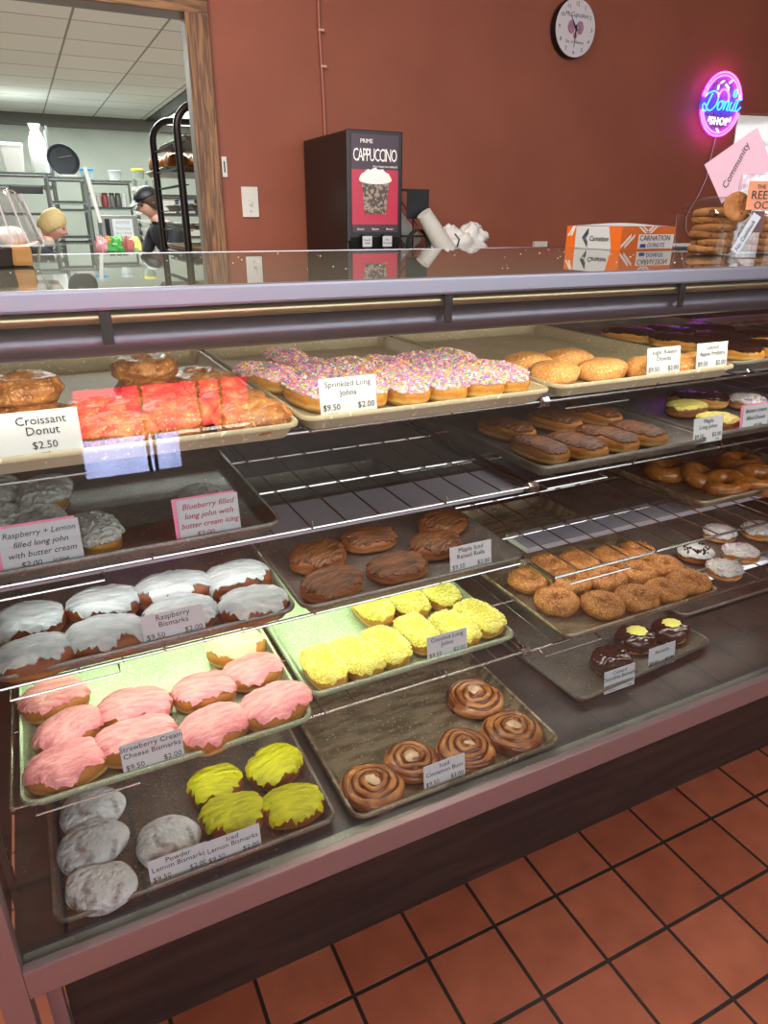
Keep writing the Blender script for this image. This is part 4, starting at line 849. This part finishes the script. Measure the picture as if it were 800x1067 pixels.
# neon sign
ns = thing('neon_sign', 'glowing oval Donut Shop neon sign, pink ring with blue lettering', 'neon sign', (3.427, 2.965, 1.905), rot=(R(90), 0, 0))
def em(n, c, s): return mat(n, c, .4, emit=c, es=s)
NP, NB, NW = em('neon_pink', 'f838f0', 15), em('neon_blue', '1850ff', 15), em('neon_white', 'fff4f0', 2)
MB().lathe([(.150, -.008), (.150, -.004)], 56).build('acrylic_panel', mat('acrylic', '8070b0', .4, alpha=.4), ns)  # violet haze of the neon is put into the panel colour
for rad in (.145, .131):
    nr = MB()
    for a0, a1 in ((12, 168), (193, 347)): nr.tube([(rad*math.cos(R(a0+(a1-a0)*i/40)), rad*math.sin(R(a0+(a1-a0)*i/40)), .004) for i in range(41)], .0038, 8)
    if rad > .13: nr.build('ring_tube', NP, ns)
    else:
        nr = MB()
        for a0, a1 in ((200, 340),): nr.tube([(rad*math.cos(R(a0+(a1-a0)*i/40)), rad*math.sin(R(a0+(a1-a0)*i/40)), .004) for i in range(41)], .004, 8)
        nr.build('ring_tube', NP, ns)
def stroke(m_, pts, r=.0036):
    out = []; P = [pts[0]]+pts+[pts[-1]]
    for i in range(1, len(P)-2):
        for s in range(6):
            u = s/6; a, b_, c, d = (Vector(P[i-1]), Vector(P[i]), Vector(P[i+1]), Vector(P[i+2]))
            q = .5*((2*b_)+(-a+c)*u+(2*a-5*b_+4*c-d)*u*u+(-a+3*b_-3*c+d)*u**3); out.append((q.x, q.y, .010))
    out.append((pts[-1][0], pts[-1][1], .010)); m_.tube(out, r, 8)
sl = lambda L, ox, oy, s=1: [(ox+x*s+y*s*.25, oy+y*s) for x, y in L]
nb = MB()
stroke(nb, sl([(.03, .075), (.018, .02), (.02, 0), (.0, .004), (-.012, .02), (0, .03), (.03, .005), (.055, .005), (.078, .03), (.075, .07), (.045, .085), (.010, .078), (-.012, .06)], -.135, -.035, 1.05))   # D
stroke(nb, sl([(.018, .04), (0, .03), (.002, .005), (.02, 0), (.032, .02), (.022, .04), (.04, .034)], -.035, -.025))                     # o
stroke(nb, sl([(0, .04), (0, 0), (.004, .03), (.018, .042), (.026, .03), (.024, .004), (.034, 0)], .012, -.025))                          # n
stroke(nb, sl([(0, .04), (-.002, .01), (.01, 0), (.024, .01), (.028, .04), (.026, .004), (.036, 0)], .056, -.025))                        # u
stroke(nb, sl([(.004, .075), (0, .02), (.006, .002), (.022, .004), (.034, .02)], .100, -.025)); stroke(nb, sl([(-.016, .048), (0, .05), (.026, .056)], .100, -.025))
nb.build('donut_lettering', NB, ns)
tm = text_mb([('SHOP', 0, -.094, .050, 'CENTER')], 1, ext=.002, spacing=1.15); tm.build('shop_lettering', NW, ns, False).location = (0, 0, .008)
hb = MB(); stroke(hb, [(-.04, .035), (-.02, .062), (.012, .066), (.036, .045), (.04, .02)], .004); hb.build('donut_hole_tube', NP, ns)
sp_ = MB()
for x, y, a in ((-.045, .075, 80), (-.02, .10, 30), (.015, .085, -30), (.04, .105, 40), (.03, .07, 85), (-.075, -.07, 85), (.082, -.065, 80), (.0, -.118, -35)):
    d = Vector((math.cos(R(a)), math.sin(R(a))))*.011; sp_.tube([(x-d.x, y-d.y, .006), (x+d.x, y+d.y, .006)], .004, 8)
sp_.build('sprinkle_tubes', em('neon_white_b', 'e8e8ff', 2.5), ns)
nd = MB(); stroke(nd, [(.075, .055), (.085, .07), (.092, .05), (.08, .04), (.075, .055)], .005); nd.build('blue_drop_tube', em('neon_cyan', '30b8ff', 4), ns)
cd = MB(); pts = [(3.455, 1.755), (3.44, 1.65), (3.435, 1.56), (3.40, 1.48), (3.36, 1.42), (3.33, 1.36), (3.34, 1.30), (3.38, 1.26), (3.42, 1.24), (3.44, 1.1)]
cd.tube([(x, 2.985, z) for x, z in pts], .003, 6).build('power_cord', mat('cord_pinkwhite', 'b89aa8', .5), None, label='thin pale cord hanging down from the neon sign', cat='cord')
# papers added low behind the viewer, backlit to reflect in the case glass
tr = bpy.data.materials.new('translucent_pink_paper')
def transl(name, c):
    m = bpy.data.materials.new(name); m.use_nodes = True; nt = m.node_tree; nt.nodes.clear(); o = nt.nodes.new('ShaderNodeOutputMaterial'); a = nt.nodes.new('ShaderNodeBsdfTranslucent'); d = nt.nodes.new('ShaderNodeBsdfDiffuse'); x = nt.nodes.new('ShaderNodeMixShader')
    a.inputs[0].default_value = lin(c); d.inputs[0].default_value = lin(c); x.inputs[0].default_value = .3; nt.links.new(a.outputs[0], x.inputs[1]); nt.links.new(d.outputs[0], x.inputs[2]); nt.links.new(x.outputs[0], o.inputs[0]); return m
TPp, TPw = transl('pink_reflected_paper', 'ff6a90'), transl('white_reflected_paper', 'dfe6ff')
for k, (x0, x1, z0, z1, m) in enumerate(((.10, .37, .448, .66, TPp), (.385, .62, .448, .66, TPp), (.635, .725, .448, .66, TPp), (.74, .86, .448, .66, TPp), (.10, .40, .26, .436, TPw), (.415, .52, .26, .436, TPw))):
    MB().box(x0, x1, -1.60, -1.598, z0, z1).build('reflected_notice', m, None, False, label=('pink','pink','pink','pink','white','white')[k]+' paper notice '+('leftmost','second','third','fourth','large lower','small lower')[k]+' added behind the viewer to reflect in the case glass', cat='notice')
struct('trim_7', MB().box(.10, .86, -1.60, -1.594, .436, .448).box(.37, .385, -1.60, -1.594, .26, .66).box(.62, .635, -1.60, -1.594, .42, .66).box(.725, .74, -1.60, -1.594, .42, .66).box(.40, .415, -1.60, -1.594, .26, .44), MT['black'])  # dark bars added to cover the backlight between the added papers
#KITCHEN
# ---------------------------------------------------------------- kitchen behind the opening
steelk = mat('kitchen_steel', '9aa09e', .35, .8); greyk = mat('grey_rack', '7d8483', .4, .6)
# black bun rack
t = thing('bun_rack', 'tall black pan rack with hooped top behind the oak door frame', 'rack', (.70, 3.45, 0))
RW, RD, RH = .56, .62, 1.80
for y in (0, RD):
    pts = [(0, y, .1), (0, y, RH-.10)]+[(.10-.10*math.cos(R(a)), y, RH-.10+.10*math.sin(R(a))) for a in range(15, 91, 15)]+[(RW-.10, y, RH)]+[(RW-.10+.10*math.sin(R(a)), y, RH-.10+.10*math.cos(R(a))) for a in range(15, 91, 15)]+[(RW, y, .1)]
    MB().tube(pts, .017, 10).build('hoop_frame', MT['black'], t)
LV = [.30, .50, .70, .90, 1.10, 1.20, 1.30, 1.385, 1.49, 1.565, 1.66]
m_ = MB()
for z in LV:
    for x in (.0, RW): m_.box(x-.006, x+.03 if x == 0 else x+.006, 0, RD, z-.010, z-.006) if x == 0 else m_.box(x-.03, x+.006, 0, RD, z-.010, z-.006)
m_.build('side_rails', MT['black'], t, False)
for y in (0, RD): MB().box(0, RW, y-.01, y+.01, .12, .16).build('cross_bar', MT['black'], t, False)
for x in (0, RW):
    for y in (0, RD): MB().cyl((x, y, 0), .03, .04).tube([(x, y, .04), (x, y, .1)], .012).build('caster', MT['black'], t)
rk = {}
for i, (z, key, dy, lab) in enumerate(((1.66, 'pan_dark', .0, 'sheet pan on the top level of the black pan rack'), (1.565, 'pan_brown', .50, 'sheet pan of browned rolls jutting out of the black pan rack'), (1.385, 'pan_dark', 0, 'sheet pan just below the browned rolls in the black pan rack'), (1.20, 'pan_light', .1, 'light sheet pan near the bottom of the visible black pan rack'), (1.30, 'pan_dark', 0, 'empty dark pan between the lower levels of the black pan rack'))):
    o = bpy.data.objects.new('sheet_pan', pan_mesh(key)); COL.objects.link(o); o.location = (.70+RW/2, 3.45+RD/2+dy, z-.005); o.scale = (1.12, 1, 1); tag(o, lab, 'baking tray', 'pans on the black rack')
for k, (x, y) in enumerate(((.80, 4.45), (.84, 4.30), (.82, 4.12), (.95, 4.40), (.94, 4.15), (1.08, 4.25))):
    p = ('browned roll %s on the rack pan' % ('at the far left corner', 'second along the left edge', 'nearest along the left edge', 'at the back middle', 'at the front middle', 'at the right')[k])
    KIND.setdefault('loaf', [lumpy('glaze', .072, .062, .10, 2.2, .15)(v) for v in range(2)]); NAMES['loaf'] = 'bread_roll'; CATS['loaf'] = 'bread'
    pastry('loaf', x, y, 1.567, p, 'bread rolls on the rack', rn.uniform(0, 3))
# chrome shelving
def kshelf(x0, x1, y, zs, zt, lab, d=.5, m=None, nm='metal_shelving'):
    t = thing(nm, lab, 'shelving', (x0, y, 0), group='kitchen shelving units'); m = m or steelk
    for x in (0, x1-x0):
        for yy in (0, d): MB().tube([(x, yy, 0), (x, yy, zt)], .013, 8).build('post', m, t)
    for z in zs:
        s_ = MB().box(0, x1-x0, 0, .012, z-.03, z-.022).box(0, x1-x0, 0, .012, z-.004, z+.002).box(0, x1-x0, d-.012, d, z-.03, z+.002)
        n = int((x1-x0)/.05)
        for k in range(n): s_.tube([((k+.0)*.05, 0.005, z-.025), ((k+.5)*.05, .005, z-.003), ((k+1)*.05, .005, z-.025)], .003, 4, cap=False)
        s_.box(0, x1-x0, 0, d, z-.002, z+.002); s_.build('shelf', m, t, False)
    return t
kshelf(-1.4, .50, 9.6, (.5, 1.0, 1.40, 1.69, 1.82), 2.3, 'steel wire shelving at the far left of the kitchen with bins on top')
kshelf(.40, .78, 9.05, (.5, .8, 1.10, 1.16, 1.44, 1.52, 1.76), 1.78, 'narrow steel wire shelving under the round black pan')
kshelf(.84, 1.38, 9.6, (.4, .75, 1.05, 1.47, 1.76), 1.78, 'steel wire shelving holding jars and blue-lid tubs')
t = thing('tray_stand', 'slim stand of stacked white trays behind the man in black', 'rack', (1.34, 9.2, 0))
for x in (0, .12): MB().tube([(x, 0, 0), (x, 0, 1.75)], .012, 8).build('post', steelk, t)
for k in range(14): MB().box(-.01, .13, -.02, .35, .5+k*.088, .545+k*.088, b=.012).build('tray', MT['dwhite'], t)
kshelf(1.50, 2.2, 9.0, (.5, .9, 1.15, 1.4, 1.6), 1.75, 'steel shelving seen through the black pan rack', m=steelk)
for k, (x, z, c) in enumerate(((1.55, 1.4, 'd8d6d0'), (1.78, 1.4, 'b9c0c6'), (1.60, 1.15, 'e2e2e4'), (1.85, 1.15, 'd0ccc0'), (2.0, 1.4, 'c3a890'), (1.7, .9, 'c0c8d4'))):
    MB().box(x, x+.18, 9.05, 9.3, z+.003, z+.16, b=.01).build('storage_box', mat('box_%d' % k, c, .5), None, label=('pale box %s on the shelving seen through the pan rack' % ('upper left', 'upper middle', 'middle left', 'middle right', 'upper right, tan', 'low, bluish')[k]), cat='box', group='boxes behind the pan rack')
# bins, bag, pan, tubs
for k, (x, w_) in enumerate(((-.17, .24), (.11, .24))):
    t = thing('storage_bin', ('white lidded ingredient bin cut off at the left edge', 'white lidded ingredient bin on the top left shelf')[k], 'bin', (x, 9.75, 1.823), group='ingredient bins')
    MB().loft([rrect(w_-.04, .3, .03, 0), rrect(w_, .34, .03, .26)]).build('tub', MT['dwhite'], t); MB().loft([rrect(w_+.01, .35, .03, .26), rrect(w_+.01, .35, .03, .285), rrect(w_-.03, .3, .03, .295)]).build('lid', MT['white'], t)
t = thing('flour_sack', 'tall translucent white bag beside the ingredient bins', 'bag', (.385, 9.7, 1.823))
MB().lathe([(.085, 0), (.095, .12), (.092, .26), (.085, .34), (.06, .40), (.045, .44), (.065, .5)], 16).build('bag_body', mat('bag_film_w', 'd2d6d0', .4, bump=.4, bscale=15), t)
t = thing('round_pan', 'large round dark pan standing upright on the narrow shelving', 'pan', (.60, 9.25, 1.93), rot=(R(75), 0, R(10)))
MB().lathe([(.02, 0), (.14, 0), (.165, .03), (.17, .035), (.16, .04), (.135, .012), (.02, .010)], 36).build('pan_body', mat('dark_pan', '3e4248', .4, .5), t); MB().tube([(-.05, .02, .02), (.1, .05, .02)], .006).build('wire_whisk', steelk, t)
MB().box(.55, .72, 9.15, 9.4, 1.763, 1.79, b=.005).build('pan_box', MT['dwhite'], None, label='low white box under the round dark pan', cat='box')
def tub(x, z, r, h, c, lc, lab, y=9.75):
    t = thing('food_tub', lab, 'tub', (x, y, z), group='tubs on the kitchen shelves'); MB().lathe([(r*.85, 0), (r, h)], 20).build('tub_body', mat('tub_'+c, c, .4), t); MB().lathe([(r*1.06, h), (r*1.06, h+.02), (r*.9, h+.025)], 20).build('lid', mat('lid_'+lc, lc, .4), t)
tub(.875, 1.763, .075, .10, '9fb0b4', '2f7fb8', 'clear tub with a blue lid on the jar shelving')
tub(1.19, 1.763, .075, .09, 'b4bab8', '9aa0a0', 'clear tub with a grey lid on the jar shelving'); tub(1.40, 1.775, .07, .08, 'a8b4a8', 'e8dc3c', 'tub with a yellow lid at the right of the shelving', 9.35)
for k, (x, r, c, lc) in enumerate(((.88, .035, 'a8b4b4', '2a2e30'), (.96, .03, 'c0b8b0', 'c8c8c8'), (1.03, .04, '8a3a3a', '882222'), (1.11, .035, '6e6a66', '2a2e30'), (1.18, .035, '5a5654', '3c3c3c'), (1.25, .03, 'cfd2d0', 'e0e0e0'))):
    t = thing('spice_jar', ('jar with black lid, leftmost in the jar row', 'pale jar second in the jar row', 'red jar in the middle of the jar row', 'grey jar fourth in the jar row', 'dark jar fifth in the jar row', 'white bottle at the right of the jar row')[k], 'jar', (x, 9.68, 1.473), group='jars on the kitchen shelf')
    MB().lathe([(r, 0), (r, .11), (r*.8, .13)], 16).build('jar_body', mat('jar%d' % k, c, .3), t); MB().lathe([(r*.85, .13), (r*.85, .155)], 16).build('lid', mat('jlid%d' % k, lc, .4), t)
t = thing('oven', 'steel oven box with a white notice on its door', 'oven', (.88, 9.0, .98)); MB().box(0, .40, 0, .4, 0, .40, b=.008).build('body', steelk, t)
MB().box(.04, .09, -.006, 0, .06, .36).build('door_window', MT['black'], t, False); MB().box(.12, .34, -.008, -.001, .10, .36).build('notice', MT['card'], t, False)
tm = text_mb([('NOTICE', .23, .31, .04, 'CENTER'), ('Please keep', .23, .25, .035, 'CENTER'), ('door closed', .23, .2, .035, 'CENTER')], 1); xf(tm, Matrix.Translation((0, -.009, 0)) @ STAND).build('lettering', MT['grey'], t, False)
t = thing('prep_table', 'steel kitchen prep table', 'table', (0, 5.0, 0)); MB().box(-1.2, 1.3, 0, .6, 1.06, 1.10, b=.005).build('table_top', steelk, t)
for x in (-1.15, 1.25):
    for y in (.05, .55): MB().tube([(x, y, 0), (x, y, 1.06)], .02).build('leg', steelk, t)
MB().box(.88, 1.28, 9.0, 9.42, .0, .98, b=.005).build('oven_stand', greyk, None, label='grey steel stand under the oven box', cat='stand')
fc = ('b87e80', 'b8b4a8', 'b06c2c', '2f7a34', '4a9446', 'c0c0b8', 'a05a58', '86a860', 'c0b868')
for k in range(9):
    x = .50+.028*k; y = 5.3+.03*(k % 3); z = 1.10
    r_ = .035
    b_ = blob(.042 if k not in (3, 4) else .07, .045, .045 if k % 2 else .065, k+2, .4, 18, 12); b_.v = [(a+x, c_+y, max(d, -.03)+z+.03+(.03 if k % 2 == 0 else 0)) for a, c_, d in b_.v]
    b_.build('snack_packet', mat('packet_%d' % k, fc[k], .35), None, label=('pink packet at the left of the colourful heap', 'white packet in the heap', 'orange packet in the heap', 'dark green packet in the heap', 'bright green packet in the heap', 'white packet right of the green ones', 'reddish packet in the heap', 'lime packet in the heap', 'yellow packet at the right end of the heap')[k], cat='packet', group='colourful packets on the prep table')
MB().tube([(.79, 8.95, 1.86), (.87, 8.95, 1.30)], .022, 8).build('paper_roll', MT['white'], None, label='long white paper roll leaning on the narrow shelving', cat='roll')
MB().box(.02, .36, 9.55, 9.59, 1.60, 1.68, b=.01).build('black_utensil_bar', MT['black'], None, label='black utensils hanging on the left steel shelving', cat='utensils')

# ---------------------------------------------------------------- people
skin = mat('skin', 'c99c8a', .5, sss=.1); blackcloth = mat('black_cloth', '1d1f26', .8); trous = mat('dark_trousers', '2a2c34', .8)
def figure(name, label, J, E, rad, mats, zone, loc, rz, head):
    me = bpy.data.meshes.new('sk'); me.from_pydata([Vector(j) for j in J], E, []); o = bpy.data.objects.new('sk', me); COL.objects.link(o)
    o.modifiers.new('s', 'SKIN'); 
    for i, r_ in enumerate(rad): me.skin_vertices[0].data[i].radius = (r_, r_) if not isinstance(r_, tuple) else r_
    me.skin_vertices[0].data[0].use_root = True
    sb = o.modifiers.new('b', 'SUBSURF'); sb.levels = sb.render_levels = 2
    dg = bpy.context.evaluated_depsgraph_get(); m2 = bpy.data.meshes.new_from_object(o.evaluated_get(dg)); bpy.data.objects.remove(o)
    mb = MB().add([v.co.copy() for v in m2.vertices], [tuple(p.vertices) for p in m2.polygons])
    mb.mi = [zone(sum((Vector(mb.v[i]) for i in f), Vector())/len(f)) for f in mb.f]
    hd = MB(); hc = Vector(head[0]); yaw, pit = head[1], head[2]; rg = []
    Mh = Matrix.Translation(hc) @ Matrix.Rotation(yaw, 4, 'Z') @ Matrix.Rotation(pit, 4, 'Y')
    for j in range(25):                       # head: +X is the face direction
        ph = -PI/2+.03+(PI-.06)*j/24; ring = []
        for k in range(32):
            th = 2*PI*k/32; d = Vector((math.cos(th)*math.cos(ph), math.sin(th)*math.cos(ph), math.sin(ph)))
            x, y, z = d.x*.092, d.y*.074, d.z*.116
            fr = max(0, math.cos(th))
            if z < -.02: x *= 1-.18*(-z-.02)/.1; y *= 1-.35*(-z-.02)/.1; x += .012*fr*(-z)/.11      # jaw
            x += .026*math.exp(-((z+.018)/.016)**2-(y/.012)**2)*(fr > .5)+.012*math.exp(-((z-.005)/.02)**2-(y/.009)**2)*(fr > .5)  # nose
            for s_ in (-1, 1): x -= .010*math.exp(-((z-.012)/.012)**2-((y-s_*.03)/.014)**2)*(fr > .5)
            x += .006*math.exp(-((z+.055)/.008)**2-(y/.022)**2)*(fr > .5)
            y += (.012*math.exp(-((z)/.026)**2-((x+.005)/.016)**2))*sgn(y) if abs(y) > .05 else 0
            ring.append(Mh @ Vector((x, y, z)))
        rg.append(ring)
    hd.loft(rg); mb.add(hd.v, hd.f, 0)
    t = thing(name, label, 'person', loc, rz); t.scale = (.92, .92, .92)
    mb.build('body', mats, t, ang=180)
    ey = MB()
    for s_ in (-1, 1):
        e_ = blob(.009, .012, .006, 1, 0, 10, 6); ey.add([tuple(Mh @ Vector((x+.080, y+s_*.03, z+.012))) for x, y, z in e_.v], e_.f)
    ey.build('eyes', MT['ink'], t); mo = blob(.005, .022, .004, 1, 0, 10, 6); mo.v = [tuple(Mh @ Vector((x+.094, y, z-.052))) for x, y, z in mo.v]; mo.build('mouth', mat('lips_'+name+str(loc[0]), 'a05a54', .5), t)
    return t, Mh
def hairmb(Mh, zmin, back, thick=1.10, top=True):
    rg = []
    for j in range(20):
        ph = PI/2-.02-(PI*.78)*j/19; ring = []
        for k in range(32):
            th = 2*PI*k/32; d = Vector((math.cos(th)*math.cos(ph), math.sin(th)*math.cos(ph), math.sin(ph)))
            fr = max(0, math.cos(th)); lim = .045*fr+zmin*(1-fr) if fr > 0 else zmin
            z = max(d.z*.116, lim); f = thick*(1+.05*noise.noise(d*6))
            x, y = d.x*.092*f-.004, d.y*.076*f
            if fr > .35 and z <= lim+.001: x *= .86; y *= .93
            if z < 0 and fr < .5: x *= 1+.05*back
            ring.append(Mh @ Vector((x, y, z*f)))
        rg.append(ring)
    return MB().loft(rg)
def hand_pts(J, E, rad, wrist, d, up, side):
    """palm and five curled fingers on wrist index"""
    d = Vector(d).normalized(); sd = Vector(side).normalized(); u = Vector(up).normalized(); w0 = Vector(J[wrist])
    b = len(J); J.append(tuple(w0+d*.05)); rad.append((.034, .016)); E.append((wrist, b))
    for k, L in enumerate((.060, .070, .074, .066, .052)):
        if k == 0: base = w0+d*.02+sd*.03; J.append(tuple(base+sd*.015+d*.02)); rad.append(.010); E.append((wrist, len(J)-1)); J.append(tuple(base+sd*.02+d*.055-u*.01)); rad.append(.008); E.append((len(J)-2, len(J)-1)); continue
        o_ = sd*(.030-.018*(k-1)); J.append(tuple(w0+d*.088+o_)); rad.append(.010); E.append((b, len(J)-1)); J.append(tuple(w0+d*(.088+L*.55)+o_-u*.010)); rad.append(.009); E.append((len(J)-2, len(J)-1)); J.append(tuple(w0+d*(.088+L*.85)+o_-u*.034)); rad.append(.008); E.append((len(J)-2, len(J)-1))
def person(name, label, lean, loc, rz, armR, armL, shirt, headyaw, headpit, hz):
    # local +X is forward
    sh = Vector((math.sin(lean)*.5, 0, .95+math.cos(lean)*.5)); pv = Vector((0, 0, .95)); ch = pv.lerp(sh, .72); wa = pv.lerp(sh, .35); nk = sh+Vector((math.sin(lean)*.08+.01, 0, math.cos(lean)*.07)); hb_ = nk+Vector((.03, 0, .07))
    J = [tuple(pv), tuple(wa), tuple(ch), tuple(sh), tuple(nk), tuple(hb_)]; rad = [(.15, .125), (.14, .115), (.165, .125), (.11, .085), .055, .055]; E = [(0, 1), (1, 2), (2, 3), (3, 4), (4, 5)]
    for s_, arm in ((-1, armR), (1, armL)):
        b = len(J); J += [tuple(sh+Vector((0, s_*.19, -.03))), tuple(sh+Vector(arm[0])*1+Vector((0, s_*.19, 0))), tuple(sh+Vector(arm[1])+Vector((0, s_*.19, 0)))]; rad += [.060, .044, .030]; E += [(3, b), (b, b+1), (b+1, b+2)]
        dd = Vector(J[b+2])-Vector(J[b+1]); hand_pts(J, E, rad, b+2, dd, (0, 0, 1), (0, -s_, 0))
    for s_ in (-1, 1):
        b = len(J); J += [(0, s_*.09, .86), (.02, s_*.10, .48), (0, s_*.10, .09), (.13, s_*.10, .03)]; rad += [.10, .068, .045, .038]; E += [(0, b), (b, b+1), (b+1, b+2), (b+2, b+3)]
    el = [Vector(J[i]) for i in (7, 15)] if False else None
    eR = sh+Vector(armR[0])+Vector((0, -.19, 0)); eL = sh+Vector(armL[0])+Vector((0, .19, 0))
    def zone(c):
        if c.z > nk.z+.0 : return 0
        if c.z < .12: return 3
        for s_, e, arm in ((-1, eR, armR), (1, eL, armL)):
            s0 = sh+Vector((0, s_*.19, -.03)); a = e-s0; wv = sh+Vector(arm[1])+Vector((0, s_*.19, 0))
            if abs(c.y) > .14 and (c-s0).dot(a.normalized()) > a.length*.75 and min((c-e).length, (c-wv).length, (c-(e+wv)/2).length, (c-wv-(wv-e)*.3).length) < .17: return 0
        return 2 if c.z < .93 else 1
    return figure(name, label, J, E, rad, [skin, shirt, trous, MT['black']], zone, loc, rz, (tuple(hb_+Vector((.035, 0, .075))), headyaw, headpit))
# man in black, facing left and a little toward the room, looking down
t, Mh = person('person', 'person in black cap and black shirt working behind the pan rack', .55, (1.28, 6.15, 0), R(200), ((.12, 0, -.26), (.34, .02, -.34)), ((.10, 0, -.27), (.33, -.03, -.33)), blackcloth, 0, R(24), 0)
hairmb(Mh, -.055, .6).build('hair', mat('brown_hair', '3a2418', .6, bump=.5, bscale=80, stretch=(1, 1, .1)), t)
cp = MB(); rg = []
for j in range(9):
    ph = PI/2-.02-1.35*j/8; rg.append([Mh @ Vector((math.cos(2*PI*k/28)*math.cos(ph)*.106, math.sin(2*PI*k/28)*math.cos(ph)*.088, .045+math.sin(ph)*.088)) for k in range(28)])
cp.loft(rg); br = []
for z in (.050, .056): br.append([Mh @ Vector((.06+(.105*math.cos(R(a))), .075*math.sin(R(a)), z-.02*math.cos(R(a)))) for a in range(-90, 91, 15)])
cp.loft(br); cp.build('cap', MT['blackmatte'], t)
# woman, bent forward and reaching right
t, Mh = person('person', 'person with short blonde hair bending over the table, arm stretched right', .98, (-.26, 5.8, 0), R(8), ((.24, -.02, -.12), (.46, -.04, -.19)), ((.16, 0, -.22), (.36, -.02, -.27)), mat('dark_top', '23242c', .8), R(-14), R(28), 0)
hairmb(Mh, -.06, 1.5, 1.08).build('hair', mat('blonde_hair', 'b29a66', .6, bump=.6, bscale=80, stretch=(1, 1, .1)), t)
